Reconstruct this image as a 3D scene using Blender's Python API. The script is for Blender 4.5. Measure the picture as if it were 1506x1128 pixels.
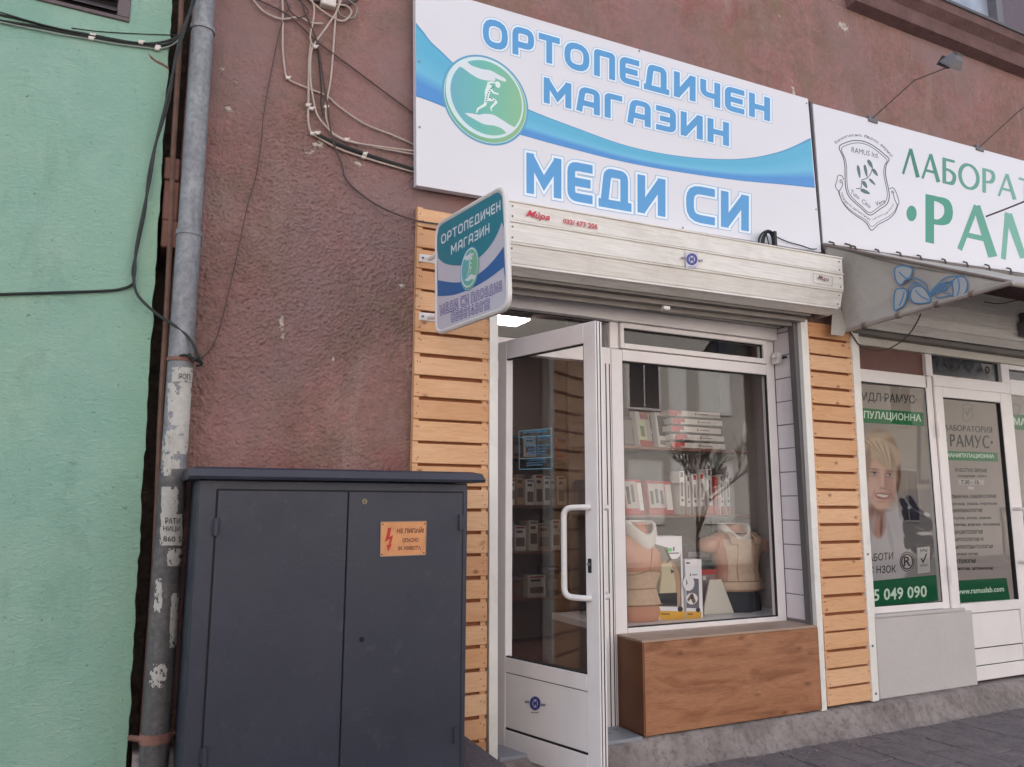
import bpy, bmesh, math, random
import numpy as np
from mathutils import Vector, Matrix, noise as mnoise

random.seed(7)
for o in list(bpy.data.objects): bpy.data.objects.remove(o)
SC = bpy.context.scene
COL = SC.collection

# ------------------------------------------------------------------ camera
CAM = np.array([0.0, -3.9, 1.45])
FPX, CX, CY = 1150.0, 753.0, 564.0            # focal length and centre of the survey frame (1506 x 1128)
YAW, PITCH, ROLL = [math.radians(a) for a in (26.142, 8.924, 0.165)]
_fw = np.array([math.sin(YAW)*math.cos(PITCH), math.cos(YAW)*math.cos(PITCH), math.sin(PITCH)])
_rt = np.array([math.cos(YAW), -math.sin(YAW), 0.0]); _up = np.cross(_rt, _fw)
_r = math.cos(ROLL)*_rt + math.sin(ROLL)*_up
_u = -math.sin(ROLL)*_rt + math.cos(ROLL)*_up
cd = bpy.data.cameras.new('camera'); cam = bpy.data.objects.new('camera', cd); COL.objects.link(cam)
cam.matrix_world = Matrix(((_r[0], _u[0], -_fw[0], CAM[0]), (_r[1], _u[1], -_fw[1], CAM[1]), (_r[2], _u[2], -_fw[2], CAM[2]), (0, 0, 0, 1)))
cd.sensor_width = 36.0; cd.lens = FPX/1506*36; cd.clip_start = 0.05; cd.clip_end = 500
SC.camera = cam

# ------------------------------------------------------------------ world, sun, exposure
W = bpy.data.worlds.new('World'); SC.world = W; W.use_nodes = True
wn = W.node_tree.nodes; wl = W.node_tree.links
sky = wn.new('ShaderNodeTexSky'); sky.sky_type = 'NISHITA'; sky.sun_disc = False
SUN_EL, SUN_AZ = math.radians(40), math.radians(-38)      # the sun stands behind the shops: their front is in shade, the far side of the street is lit
sky.sun_elevation = SUN_EL; sky.sun_rotation = SUN_AZ; sky.air_density = 1.0; sky.dust_density = 2.0; sky.ozone_density = 1.0
hs = wn.new('ShaderNodeHueSaturation'); hs.inputs['Saturation'].default_value = 0.6
wl.new(sky.outputs[0], hs.inputs['Color'])
bg = wn['Background']; bg.inputs['Strength'].default_value = 0.15
wl.new(hs.outputs[0], bg.inputs['Color'])
sd = bpy.data.lights.new('sun', 'SUN'); sd.energy = 5.0; sd.angle = math.radians(0.6); sd.color = (1.0, 0.95, 0.9)
sun = bpy.data.objects.new('sun', sd); COL.objects.link(sun)
_sdir = Vector((math.sin(SUN_AZ)*math.cos(SUN_EL), math.cos(SUN_AZ)*math.cos(SUN_EL), math.sin(SUN_EL)))
sun.rotation_euler = _sdir.to_track_quat('Z', 'Y').to_euler()
SC.view_settings.view_transform = 'Standard'; SC.view_settings.look = 'None'
SC.view_settings.gamma = 1; SC.view_settings.use_curve_mapping = False
SC.view_settings.exposure = 1.45
SC.render.engine = 'CYCLES'
SC.cycles.max_bounces = 8; SC.cycles.transparent_max_bounces = 16; SC.cycles.diffuse_bounces = 4
SC.cycles.glossy_bounces = 4; SC.cycles.sample_clamp_indirect = 4.0
try:
    SC.cycles.use_denoising = True
except Exception: pass

# ------------------------------------------------------------------ survey: a sighted direction met with a real plane
def sight(u, v):
    return _r*((u-CX)/FPX) - _u*((v-CY)/FPX) + _fw
def F(u, v, y=0.0):
    d = sight(u, v); return CAM + d*((y-CAM[1])/d[1])
def onplane(u, v, p, n):
    d = sight(u, v); p = np.array(p); n = np.array(n)
    return CAM + d*(np.dot(p-CAM, n)/np.dot(d, n))

# ------------------------------------------------------------------ colours and materials
def S(r, g, b, k=1.0):
    f = lambda c: (c/12.92 if c <= .04045 else ((c+.055)/1.055)**2.4)*k
    return (f(r/255), f(g/255), f(b/255), 1.0)

def new_mat(name):
    m = bpy.data.materials.new(name); m.use_nodes = True
    return m, m.node_tree.nodes, m.node_tree.links, m.node_tree.nodes['Principled BSDF']

class N:
    def __init__(s, m): s.m = m; s.n = m.node_tree.nodes; s.l = m.node_tree.links
    def coord(s, kind='Object', scale=(1, 1, 1), rnd=0.0):
        if kind == 'World':
            g = s.n.new('ShaderNodeNewGeometry'); o = g.outputs['Position']
        else:
            g = s.n.new('ShaderNodeTexCoord'); o = g.outputs[kind]
        if rnd:
            oi = s.n.new('ShaderNodeObjectInfo'); mu = s.n.new('ShaderNodeMath'); mu.operation = 'MULTIPLY'
            s.l.new(oi.outputs['Random'], mu.inputs[0]); mu.inputs[1].default_value = rnd
            ad = s.n.new('ShaderNodeVectorMath'); ad.operation = 'ADD'
            s.l.new(o, ad.inputs[0]); s.l.new(mu.outputs[0], ad.inputs[1]); o = ad.outputs[0]
        mp = s.n.new('ShaderNodeMapping'); mp.inputs['Scale'].default_value = scale
        s.l.new(o, mp.inputs['Vector']); return mp.outputs[0]
    def noise(s, vec, scale=5, detail=5, rough=.6, dist=0.0):
        t = s.n.new('ShaderNodeTexNoise'); t.inputs['Scale'].default_value = scale; t.inputs['Detail'].default_value = detail
        t.inputs['Roughness'].default_value = rough; t.inputs['Distortion'].default_value = dist
        s.l.new(vec, t.inputs['Vector']); return t.outputs['Fac']
    def voro(s, vec, scale=5, feat='F1'):
        t = s.n.new('ShaderNodeTexVoronoi'); t.inputs['Scale'].default_value = scale; t.feature = feat
        s.l.new(vec, t.inputs['Vector']); return t.outputs['Distance']
    def voro2(s, vec, scale):
        mp = s.n.new('ShaderNodeMapping'); mp.inputs['Rotation'].default_value = (math.radians(90), 0, 0); s.l.new(vec, mp.inputs['Vector'])
        t = s.n.new('ShaderNodeTexVoronoi'); t.voronoi_dimensions = '2D'; t.inputs['Scale'].default_value = scale; s.l.new(mp.outputs[0], t.inputs['Vector']); return t.outputs['Distance']
    def ramp(s, fac, stops, interp='LINEAR'):
        r = s.n.new('ShaderNodeValToRGB'); cr = r.color_ramp; cr.interpolation = interp
        while len(cr.elements) < len(stops): cr.elements.new(.5)
        for e, (p, c) in zip(cr.elements, stops):
            e.position = p; e.color = c if hasattr(c, '__len__') else (c, c, c, 1)
        s.l.new(fac, r.inputs[0]); return r.outputs[0]
    def mix(s, fac, a, b, mode='MIX'):
        x = s.n.new('ShaderNodeMix'); x.data_type = 'RGBA'; x.blend_type = mode
        for sock, v in ((x.inputs[0], fac), (x.inputs[6], a), (x.inputs[7], b)):
            if hasattr(v, 'is_linked') or hasattr(v, 'links'): s.l.new(v, sock)
            else: sock.default_value = v
        return x.outputs[2]
    def math(s, op, a, b=0.0):
        x = s.n.new('ShaderNodeMath'); x.operation = op
        for sock, v in ((x.inputs[0], a), (x.inputs[1], b)):
            if hasattr(v, 'links'): s.l.new(v, sock)
            else: sock.default_value = v
        return x.outputs[0]
    def sepz(s, kind='World', axis=2):
        g = s.n.new('ShaderNodeNewGeometry'); x = s.n.new('ShaderNodeSeparateXYZ'); s.l.new(g.outputs['Position'], x.inputs[0]); return x.outputs[axis]
    def bump(s, h, dist=.01, strength=1.0, prev=None):
        b = s.n.new('ShaderNodeBump'); b.inputs['Distance'].default_value = dist; b.inputs['Strength'].default_value = strength
        s.l.new(h, b.inputs['Height'])
        if prev is not None: s.l.new(prev, b.inputs['Normal'])
        return b.outputs[0]

MATS = {}
def simple(name, col, rough=.6, metal=0.0, var=.0, vscale=8, bump=0.0, bscale=60, kind='Object', coat=0.0, dirt=None, spec=.5):
    if name in MATS: return MATS[name]
    m, n, l, p = new_mat(name); h = N(m)
    p.inputs['Roughness'].default_value = rough; p.inputs['Metallic'].default_value = metal
    p.inputs['Coat Weight'].default_value = coat; p.inputs['Specular IOR Level'].default_value = spec
    p.inputs['Base Color'].default_value = col
    if var or bump or dirt:
        v = h.coord(kind)
        c = col
        if var:
            f = h.noise(v, vscale, 6, .65)
            lo = tuple(x*(1-var) for x in col[:3])+(1,); hi = tuple(min(1, x*(1+var)) for x in col[:3])+(1,)
            c = h.ramp(f, [(.3, lo), (.7, hi)])
        if dirt:
            f2 = h.ramp(h.noise(v, vscale*.6, 8, .75, .4), [(.52, 0.0), (.72, 1.0)])
            c = h.mix(h.math('MULTIPLY', f2, dirt[1]), c, dirt[0])
        if hasattr(c, 'links'): l.new(c, p.inputs['Base Color'])
        if var:
            l.new(h.ramp(h.noise(v, vscale*2, 4), [(.3, max(0, rough-.1)), (.7, min(1, rough+.1))]), p.inputs['Roughness'])
        if bump:
            l.new(h.bump(h.noise(v, bscale, 4), bump), p.inputs['Normal'])
    MATS[name] = m; return m

def mat_stucco_red():
    m, n, l, p = new_mat('burgundy_stucco'); h = N(m); v = h.coord('World')
    big = h.noise(v, 1.1, 5, .62, .5); mid = h.noise(v, 4.2, 6, .7, .8); fine = h.noise(v, 30, 5, .75)
    vst = h.coord('World', (3.0, 3.0, .55)); streak = h.noise(vst, 2.2, 6, .7, .6)
    c = h.ramp(big, [(.3, S(142, 113, 106)), (.44, S(156, 120, 114)), (.56, S(164, 122, 119)), (.7, S(150, 126, 117))])
    c = h.mix(h.ramp(mid, [(.46, 0.0), (.62, .75)]), c, S(134, 112, 102))
    c = h.mix(h.ramp(streak, [(.5, 0.0), (.75, .5)]), c, S(122, 96, 88))
    c = h.mix(h.ramp(fine, [(.35, .45), (.62, 0.0)]), c, S(112, 88, 82))
    pv = h.noise(h.coord('World', (1.0, 1, 1.0)), .9, 4, .6, .3)
    c = h.mix(h.ramp(h.noise(v, 2.1, 6, .7, .9), [(.5, 0.0), (.66, .6)]), c, S(134, 114, 96))
    c = h.mix(h.ramp(h.noise(h.coord('World', (1.0, 1, .28)), 3.4, 7, .7, .4), [(.55, 0.0), (.72, .7)]), c, S(166, 146, 138))
    c = h.mix(h.ramp(h.noise(v, 1.7, 5, .65, .5), [(.56, 0.0), (.7, .6)]), c, S(140, 86, 82))
    c = h.mix(h.ramp(pv, [(.44, 0.0), (.62, .75)]), c, S(146, 122, 122))
    # bare plaster chips: a few worn spots with a shape of their own
    chipn = h.noise(v, 26, 7, .8, .3)
    tot = None
    for (u, w, r, rz) in [(468, 213, .14, .07), (525, 240, .12, .05), (415, 480, .03, .20), (490, 528, .03, .07), (345, 118, .05, .05), (325, 100, .05, .06), (420, 395, .04, .05), (1242, 40, .16, .10), (1168, 140, .06, .26),
                          (452, 225, .07, .04), (338, 160, .07, .05), (1315, 130, .05, .08), (590, 420, .05, .05), (1150, 25, .1, .05)]:
        q = F(u, w, .05)
        mp = n.new('ShaderNodeMapping'); mp.inputs['Location'].default_value = (-q[0]/r, -.05/r, -q[2]/rz); mp.inputs['Scale'].default_value = (1/r, 1/r, 1/rz)
        l.new(n_pos(n, l), mp.inputs['Vector'])
        ln = n.new('ShaderNodeVectorMath'); ln.operation = 'LENGTH'; l.new(mp.outputs[0], ln.inputs[0])
        k = h.ramp(ln.outputs['Value'], [(.0, 1.0), (1.0, 0.0)])
        tot = k if tot is None else h.math('MAXIMUM', tot, k)
    chip = h.ramp(h.math('ADD', h.math('MULTIPLY', tot, .30), chipn), [(.735, 0.0), (.77, .85)])
    c = h.mix(chip, c, S(214, 200, 190))
    # green-brown damp growth low on the wall
    z = h.sepz(); x = h.sepz(axis=0)
    low = h.ramp(h.math('ADD', z, h.math('MULTIPLY', mid, .5)), [(.0, 1.0), (.9, 0.0)])
    c = h.mix(h.math('MULTIPLY', low, .8), c, S(104, 94, 74))
    l.new(c, p.inputs['Base Color']); p.inputs['Roughness'].default_value = .97; p.inputs['Specular IOR Level'].default_value = .05
    vb = h.noise(h.coord('World', (1, 1, 1.2)), 85, 6, .8, .4)
    b = h.bump(vb, .009, .6)
    b = h.bump(h.ramp(chip, [(0, 1.0), (1, 0.0)]), .006, .8, b)
    l.new(b, p.inputs['Normal']); return m
def n_pos(n, l):
    g = n.new('ShaderNodeNewGeometry'); return g.outputs['Position']

def mat_green():
    m, n, l, p = new_mat('green_plaster'); h = N(m); v = h.coord('World')
    big = h.noise(v, .8, 4, .6, .3); mid = h.noise(v, 3.5, 6, .7, .5)
    c = h.ramp(big, [(.3, S(138, 178, 162)), (.5, S(146, 184, 167)), (.7, S(154, 187, 164))])
    c = h.mix(h.ramp(mid, [(.46, 0.0), (.7, .5)]), c, S(166, 192, 178))
    tro = h.noise(h.coord('World', (1.0, 1, 1.8)), 34, 6, .75, .6)
    pits = h.noise(h.coord('World', (1.0, 1, 1.3)), 46, 6, .72, .8)
    c = h.mix(h.ramp(h.noise(h.coord('World', (1.6, 1, .6)), 2.4, 7, .75, .6), [(.54, 0.0), (.74, .5)]), c, S(112, 142, 126))
    c = h.mix(h.ramp(pits, [(.24, .75), (.35, 0.0)]), c, S(92, 130, 116))
    x = h.sepz(axis=0); z = h.sepz()
    edge = h.ramp(h.math('ADD', x, h.math('MULTIPLY', mid, .25)), [(.02, 0.0), (.3, 1.0)])
    rust = h.ramp(h.noise(v, 6, 5, .7), [(.5, 0.0), (.75, .7)])
    c = h.mix(h.math('MULTIPLY', edge, .5), c, S(132, 162, 126))
    l.new(c, p.inputs['Base Color']); p.inputs['Roughness'].default_value = .8; p.inputs['Specular IOR Level'].default_value = .3
    b = h.bump(h.noise(v, 5, 4, .6), .02, .35)
    b = h.bump(tro, .014, .7, b); b = h.bump(h.ramp(pits, [(.2, 0.0), (.36, 1.0)]), .010, .8, b)
    l.new(b, p.inputs['Normal']); return m

def mat_pine():
    m, n, l, p = new_mat('larch_slat_wood'); h = N(m)
    v = h.coord('Object', (1.3, 8, 14), 60.0); g = h.noise(v, 5, 7, .6, 1.4)
    v3 = h.coord('Object', (.8, 3, 3), 60.0); big = h.noise(v3, 2, 3, .5)
    oi = n.new('ShaderNodeObjectInfo')
    base = h.ramp(oi.outputs['Random'], [(0, S(226, 178, 134)), (.25, S(212, 160, 116)), (.5, S(230, 186, 146)), (.75, S(220, 170, 128)), (1, S(202, 148, 106))])
    c = h.mix(h.ramp(g, [(.35, .35), (.6, 0.0)]), base, S(184, 124, 82))
    c = h.mix(h.ramp(big, [(.45, 0.0), (.7, .4)]), c, S(232, 188, 150))
    kn = h.voro2(h.coord('Object', (1.0, 2.0, 1.5), 90.0), 5.0)
    gate = h.ramp(h.noise(h.coord('Object', (1.0, 2.0, 1.5), 90.0), 2.1, 2), [(.50, 0.0), (.58, 1.0)])
    c = h.mix(h.math('MULTIPLY', gate, h.ramp(kn, [(.02, .9), (.05, .55), (.12, 0.0)])), c, S(122, 74, 46))
    l.new(c, p.inputs['Base Color']); p.inputs['Roughness'].default_value = .55; p.inputs['Specular IOR Level'].default_value = .35
    l.new(h.bump(g, .003, .6), p.inputs['Normal']); return m

def mat_oakbox():
    m, n, l, p = new_mat('oak_laminate'); h = N(m)
    v = h.coord('World', (.75, 1, 4.8)); g = h.noise(v, 2.2, 8, .62, 1.3)
    v2 = h.coord('World', (2.2, 1, 42)); f = h.noise(v2, 7, 6, .7, .8)
    c = h.ramp(g, [(.28, S(122, 74, 46)), (.42, S(152, 100, 68)), (.52, S(172, 118, 84)), (.62, S(180, 128, 92)), (.74, S(150, 98, 66))])
    c = h.mix(h.ramp(f, [(.4, .45), (.6, 0.0)]), c, S(118, 72, 46))
    kn = h.voro2(h.coord('World', (1.3, 1, 3.0)), 2.6)
    gate = h.ramp(h.noise(h.coord('World', (1.3, 1, 3.0)), 1.7, 2), [(.50, 0.0), (.6, 1.0)])
    c = h.mix(h.math('MULTIPLY', gate, h.ramp(kn, [(.02, .85), (.07, .5), (.16, 0.0)])), c, S(96, 56, 34))
    l.new(c, p.inputs['Base Color']); p.inputs['Roughness'].default_value = .42; l.new(h.bump(f, .0015, .5), p.inputs['Normal']); return m

def mat_concrete(name, cols, bump=.03, scale=1.0):
    m, n, l, p = new_mat(name); h = N(m); v = h.coord('World')
    a = h.noise(v, 3*scale, 6, .7, .5); b = h.noise(v, 22*scale, 6, .75)
    c = h.ramp(a, [(.3, cols[0]), (.5, cols[1]), (.72, cols[2])])
    c = h.mix(h.ramp(b, [(.32, .6), (.52, 0.0)]), c, tuple(x*.5 for x in cols[0][:3])+(1,))
    l.new(c, p.inputs['Base Color']); p.inputs['Roughness'].default_value = .93; p.inputs['Specular IOR Level'].default_value = .25
    q = h.bump(a, bump, .6); l.new(h.bump(b, bump*.6, .8, q), p.inputs['Normal']); return m

def mat_glass(name, tint=(1, 1, 1, 1), rough=0.0, f0=.02):
    m, n, l, p = new_mat(name); n.remove(p); out = n['Material Output']; h = N(m)
    tr = n.new('ShaderNodeBsdfTransparent'); tr.inputs[0].default_value = tint
    gl = n.new('ShaderNodeBsdfGlossy'); gl.inputs['Roughness'].default_value = rough; gl.inputs['Color'].default_value = (1, 1, 1, 1)
    lw = n.new('ShaderNodeLayerWeight'); lw.inputs[0].default_value = .5
    pw = h.math('POWER', lw.outputs['Facing'], 5.0); fr = h.math('ADD', h.math('MULTIPLY', pw, 1-f0), f0)
    mx = n.new('ShaderNodeMixShader'); l.new(fr, mx.inputs[0]); l.new(tr.outputs[0], mx.inputs[1]); l.new(gl.outputs[0], mx.inputs[2])
    l.new(mx.outputs[0], out.inputs['Surface']); return m

def mat_print(name, rough=.45, wear=.12, spec=.4, k=1.0):
    m, n, l, p = new_mat(name); h = N(m)
    a = n.new('ShaderNodeAttribute'); a.attribute_name = 'Col'
    v = h.coord('World'); f = h.noise(v, 3.0, 6, .7); f2 = h.noise(v, 40, 4, .6)
    c = h.mix(h.ramp(f, [(.35, wear), (.7, 0.0)]), a.outputs['Color'], (.45, .44, .42, 1), 'MULTIPLY')
    if k != 1.0: c = h.mix(1.0, c, (k, k, k, 1), 'MULTIPLY')
    l.new(c, p.inputs['Base Color']); p.inputs['Roughness'].default_value = rough; p.inputs['Specular IOR Level'].default_value = spec
    return m

def mat_lamp(name, col, st):
    m, n, l, p = new_mat(name); p.inputs['Emission Color'].default_value = col; p.inputs['Emission Strength'].default_value = st; return m

M = dict(
    red=mat_stucco_red(), green=mat_green(), pine=mat_pine(), oak=mat_oakbox(), glass=mat_glass('window_glass', f0=.034), glasslab=mat_glass('lab_glass', f0=.005), glassdoor=mat_glass('door_glass', f0=.06),
    kerb=mat_concrete('weathered_concrete', (S(112, 103, 100), S(144, 134, 131), S(168, 158, 154)), .02),
    tile=mat_concrete('paving_stone', (S(102, 95, 96), S(120, 112, 113), S(132, 124, 123)), .006, 2.0),
    joint=simple('joint_dirt', S(40, 37, 38), .95, var=.3, bump=.01),
    road=mat_concrete('asphalt', (S(60, 60, 62), S(66, 66, 68), S(74, 73, 74)), .01, 3),
    alu=simple('white_aluminium', S(234, 227, 226), .38, var=.04, vscale=3, dirt=(S(170, 160, 152), .15)),
    alu_dull=simple('dull_white_paint', S(208, 202, 192), .5, var=.05, vscale=4, dirt=(S(150, 136, 120), .45)),  # duller white with stronger dirt patches, for lintels and lower panel
    rail=simple('rail_white', S(232, 228, 222), .45, var=.05, vscale=5, dirt=(S(160, 142, 122), .3)),
    gasket=simple('black_gasket', S(38, 36, 36), .7), dark=simple('dark_void', S(26, 24, 24), .95),
    shutter=None, cab=None, cabin=simple('cabinet_gap', S(22, 22, 26), .8),
    pvc=simple('white_pvc', S(224, 218, 216), .35), chrome=simple('zinc_steel', S(150, 150, 150), .4, .8, var=.15),
    black=simple('black_rubber', S(34, 34, 36), .55), cblack=simple('cable_black', S(40, 44, 42), .6, var=.2),
    cwhite=simple('cable_beige', S(186, 168, 158), .6, var=.15, vscale=20), cgrey=simple('cable_grey', S(140, 146, 138), .6, var=.2, vscale=20), cbrown=simple('cable_brown', S(84, 66, 64), .7, var=.2),
    clip=simple('clip_white', S(214, 204, 196), .5), rust=simple('rusty_iron', S(128, 92, 82), .9, var=.35, vscale=12, bump=.004),
    brick=simple('old_brick', S(120, 84, 74), .95, var=.25, vscale=10, bump=.01, bscale=30),
    signbody=simple('sign_sheet', S(222, 220, 226), .4, var=.02, vscale=2), signedge=simple('sign_edge_dark', S(84, 80, 84), .6),
    prt=mat_print('printed_vinyl', .42, .06), film=mat_print('window_film', .6, .08, .06, .72), card=mat_print('printed_card', .5, .05), plate=mat_print('enamel_plate', .4, .5),
    wallin=simple('interior_plaster', S(168, 156, 150), .8, var=.04), floorin=simple('interior_tile', S(150, 152, 158), .35, var=.06),
    shelfw=simple('shelf_wood', S(132, 92, 78), .5, var=.1), glassshelf=simple('shelf_edge', S(180, 190, 186), .2),
    skin=simple('mannequin_skin', S(188, 134, 108), .42, var=.03), brace=simple('beige_brace_fabric', S(198, 170, 144), .85, var=.10, vscale=30, bump=.002, bscale=300),
    seamcol=simple('brace_seam', S(160, 132, 106), .9), skinfold=simple('torso_fold', S(150, 92, 68), .6), foam=simple('white_foam_collar', S(214, 206, 196), .8, var=.03), canvas=None, dcloth=simple('dark_cloth', S(52, 52, 58), .9),
    reveal=simple('reveal_tile', S(214, 206, 210), .4, var=.03), plinthw=simple('white_render', S(192, 186, 184), .7, var=.04, vscale=3, bump=.004, bscale=25, dirt=(S(170, 160, 156), .4)),
    lampg=mat_lamp('lit_tube', (1, .97, .92, 1), 7.0), bark=simple('bare_bark', S(70, 58, 52), .9), oppwall=simple('opposite_render', S(182, 177, 171), .9, var=.08, vscale=1.0),
    pmetal=simple('grey_cast_metal', S(112, 108, 112), .6, .2, var=.1), lens=simple('lamp_lens', S(170, 165, 158), .2), vent=simple('vent_paint', S(104, 92, 96), .7, var=.1),
    brownpan=simple('brown_panel', S(104, 62, 54), .5, var=.05), dkglass=simple('dark_transom_glass', S(30, 33, 40), .2, var=.2), paper=mat_print('torn_paper', .85, .35, .2),
)
def mat_shutter():
    m, n, l, p = new_mat('cream_shutter_steel'); h = N(m)
    v = h.coord('World', (.5, 1, 9)); f = h.noise(v, 10, 5, .6, .4)
    c = h.ramp(f, [(.35, S(216, 210, 203)), (.6, S(232, 227, 221))])
    c = h.mix(h.ramp(h.noise(h.coord('World'), 2.5, 7, .75), [(.5, 0.0), (.75, .35)]), c, S(172, 160, 146))
    l.new(c, p.inputs['Base Color']); p.inputs['Roughness'].default_value = .45; l.new(h.bump(f, .002, .5), p.inputs['Normal']); return m
M['shutter'] = mat_shutter()
def mat_cab():
    m, n, l, p = new_mat('slate_cabinet_paint'); h = N(m); v = h.coord('World')
    c = h.ramp(h.noise(v, 2.2, 6, .65, .3), [(.3, S(41, 44, 58)), (.7, S(50, 52, 67))])
    c = h.mix(h.ramp(h.noise(v, 14, 7, .8), [(.56, 0.0), (.72, .3)]), c, S(84, 82, 88))
    l.new(c, p.inputs['Base Color']); l.new(h.ramp(h.noise(v, 5, 5), [(.3, .38), (.7, .55)]), p.inputs['Roughness'])
    l.new(h.bump(h.noise(v, 90, 3), .0012, .5), p.inputs['Normal']); return m
M['cab'] = mat_cab()
def mat_pipe(name, c1, c2, c3, metal):
    m, n, l, p = new_mat(name); h = N(m); v = h.coord('World', (1, 1, .7))
    c = h.ramp(h.noise(v, 9, 7, .75, .4), [(.3, c1), (.5, c2), (.7, c3)])
    c = h.mix(h.ramp(h.noise(h.coord('World'), 42, 4, .6), [(.35, .5), (.6, 0.0)]), c, tuple(x*.62 for x in c1[:3])+(1,))
    c = h.mix(h.ramp(h.noise(h.coord('World', (6, 6, .8)), 6, 5, .7), [(.52, 0.0), (.7, .45)]), c, tuple(x*.55 for x in c1[:3])+(1,))
    l.new(c, p.inputs['Base Color']); p.inputs['Metallic'].default_value = metal; p.inputs['Roughness'].default_value = .6
    l.new(h.bump(h.noise(v, 30, 5), .004, .5), p.inputs['Normal']); return m
M['galv'] = mat_pipe('galvanised_pipe', S(124, 125, 130), S(142, 143, 148), S(160, 161, 165), .2)
M['pipelow'] = mat_pipe('grimy_lower_pipe', S(78, 76, 78), S(98, 95, 96), S(120, 114, 112), .05)
def mat_canvas():
    m, n, l, p = new_mat('grey_awning_canvas'); h = N(m); v = h.coord('World')
    a = n.new('ShaderNodeAttribute'); a.attribute_name = 'Col'
    c = h.mix(h.ramp(h.noise(v, 3, 6, .7, .5), [(.4, 0.0), (.75, .5)]), a.outputs['Color'], S(142, 132, 126))
    l.new(c, p.inputs['Base Color']); p.inputs['Roughness'].default_value = .7
    p.inputs['Transmission Weight'].default_value = 0.0
    l.new(h.bump(h.noise(v, 7, 4, .6, .6), .015, .5), p.inputs['Normal']); return m
M['canvas'] = mat_canvas()

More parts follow.
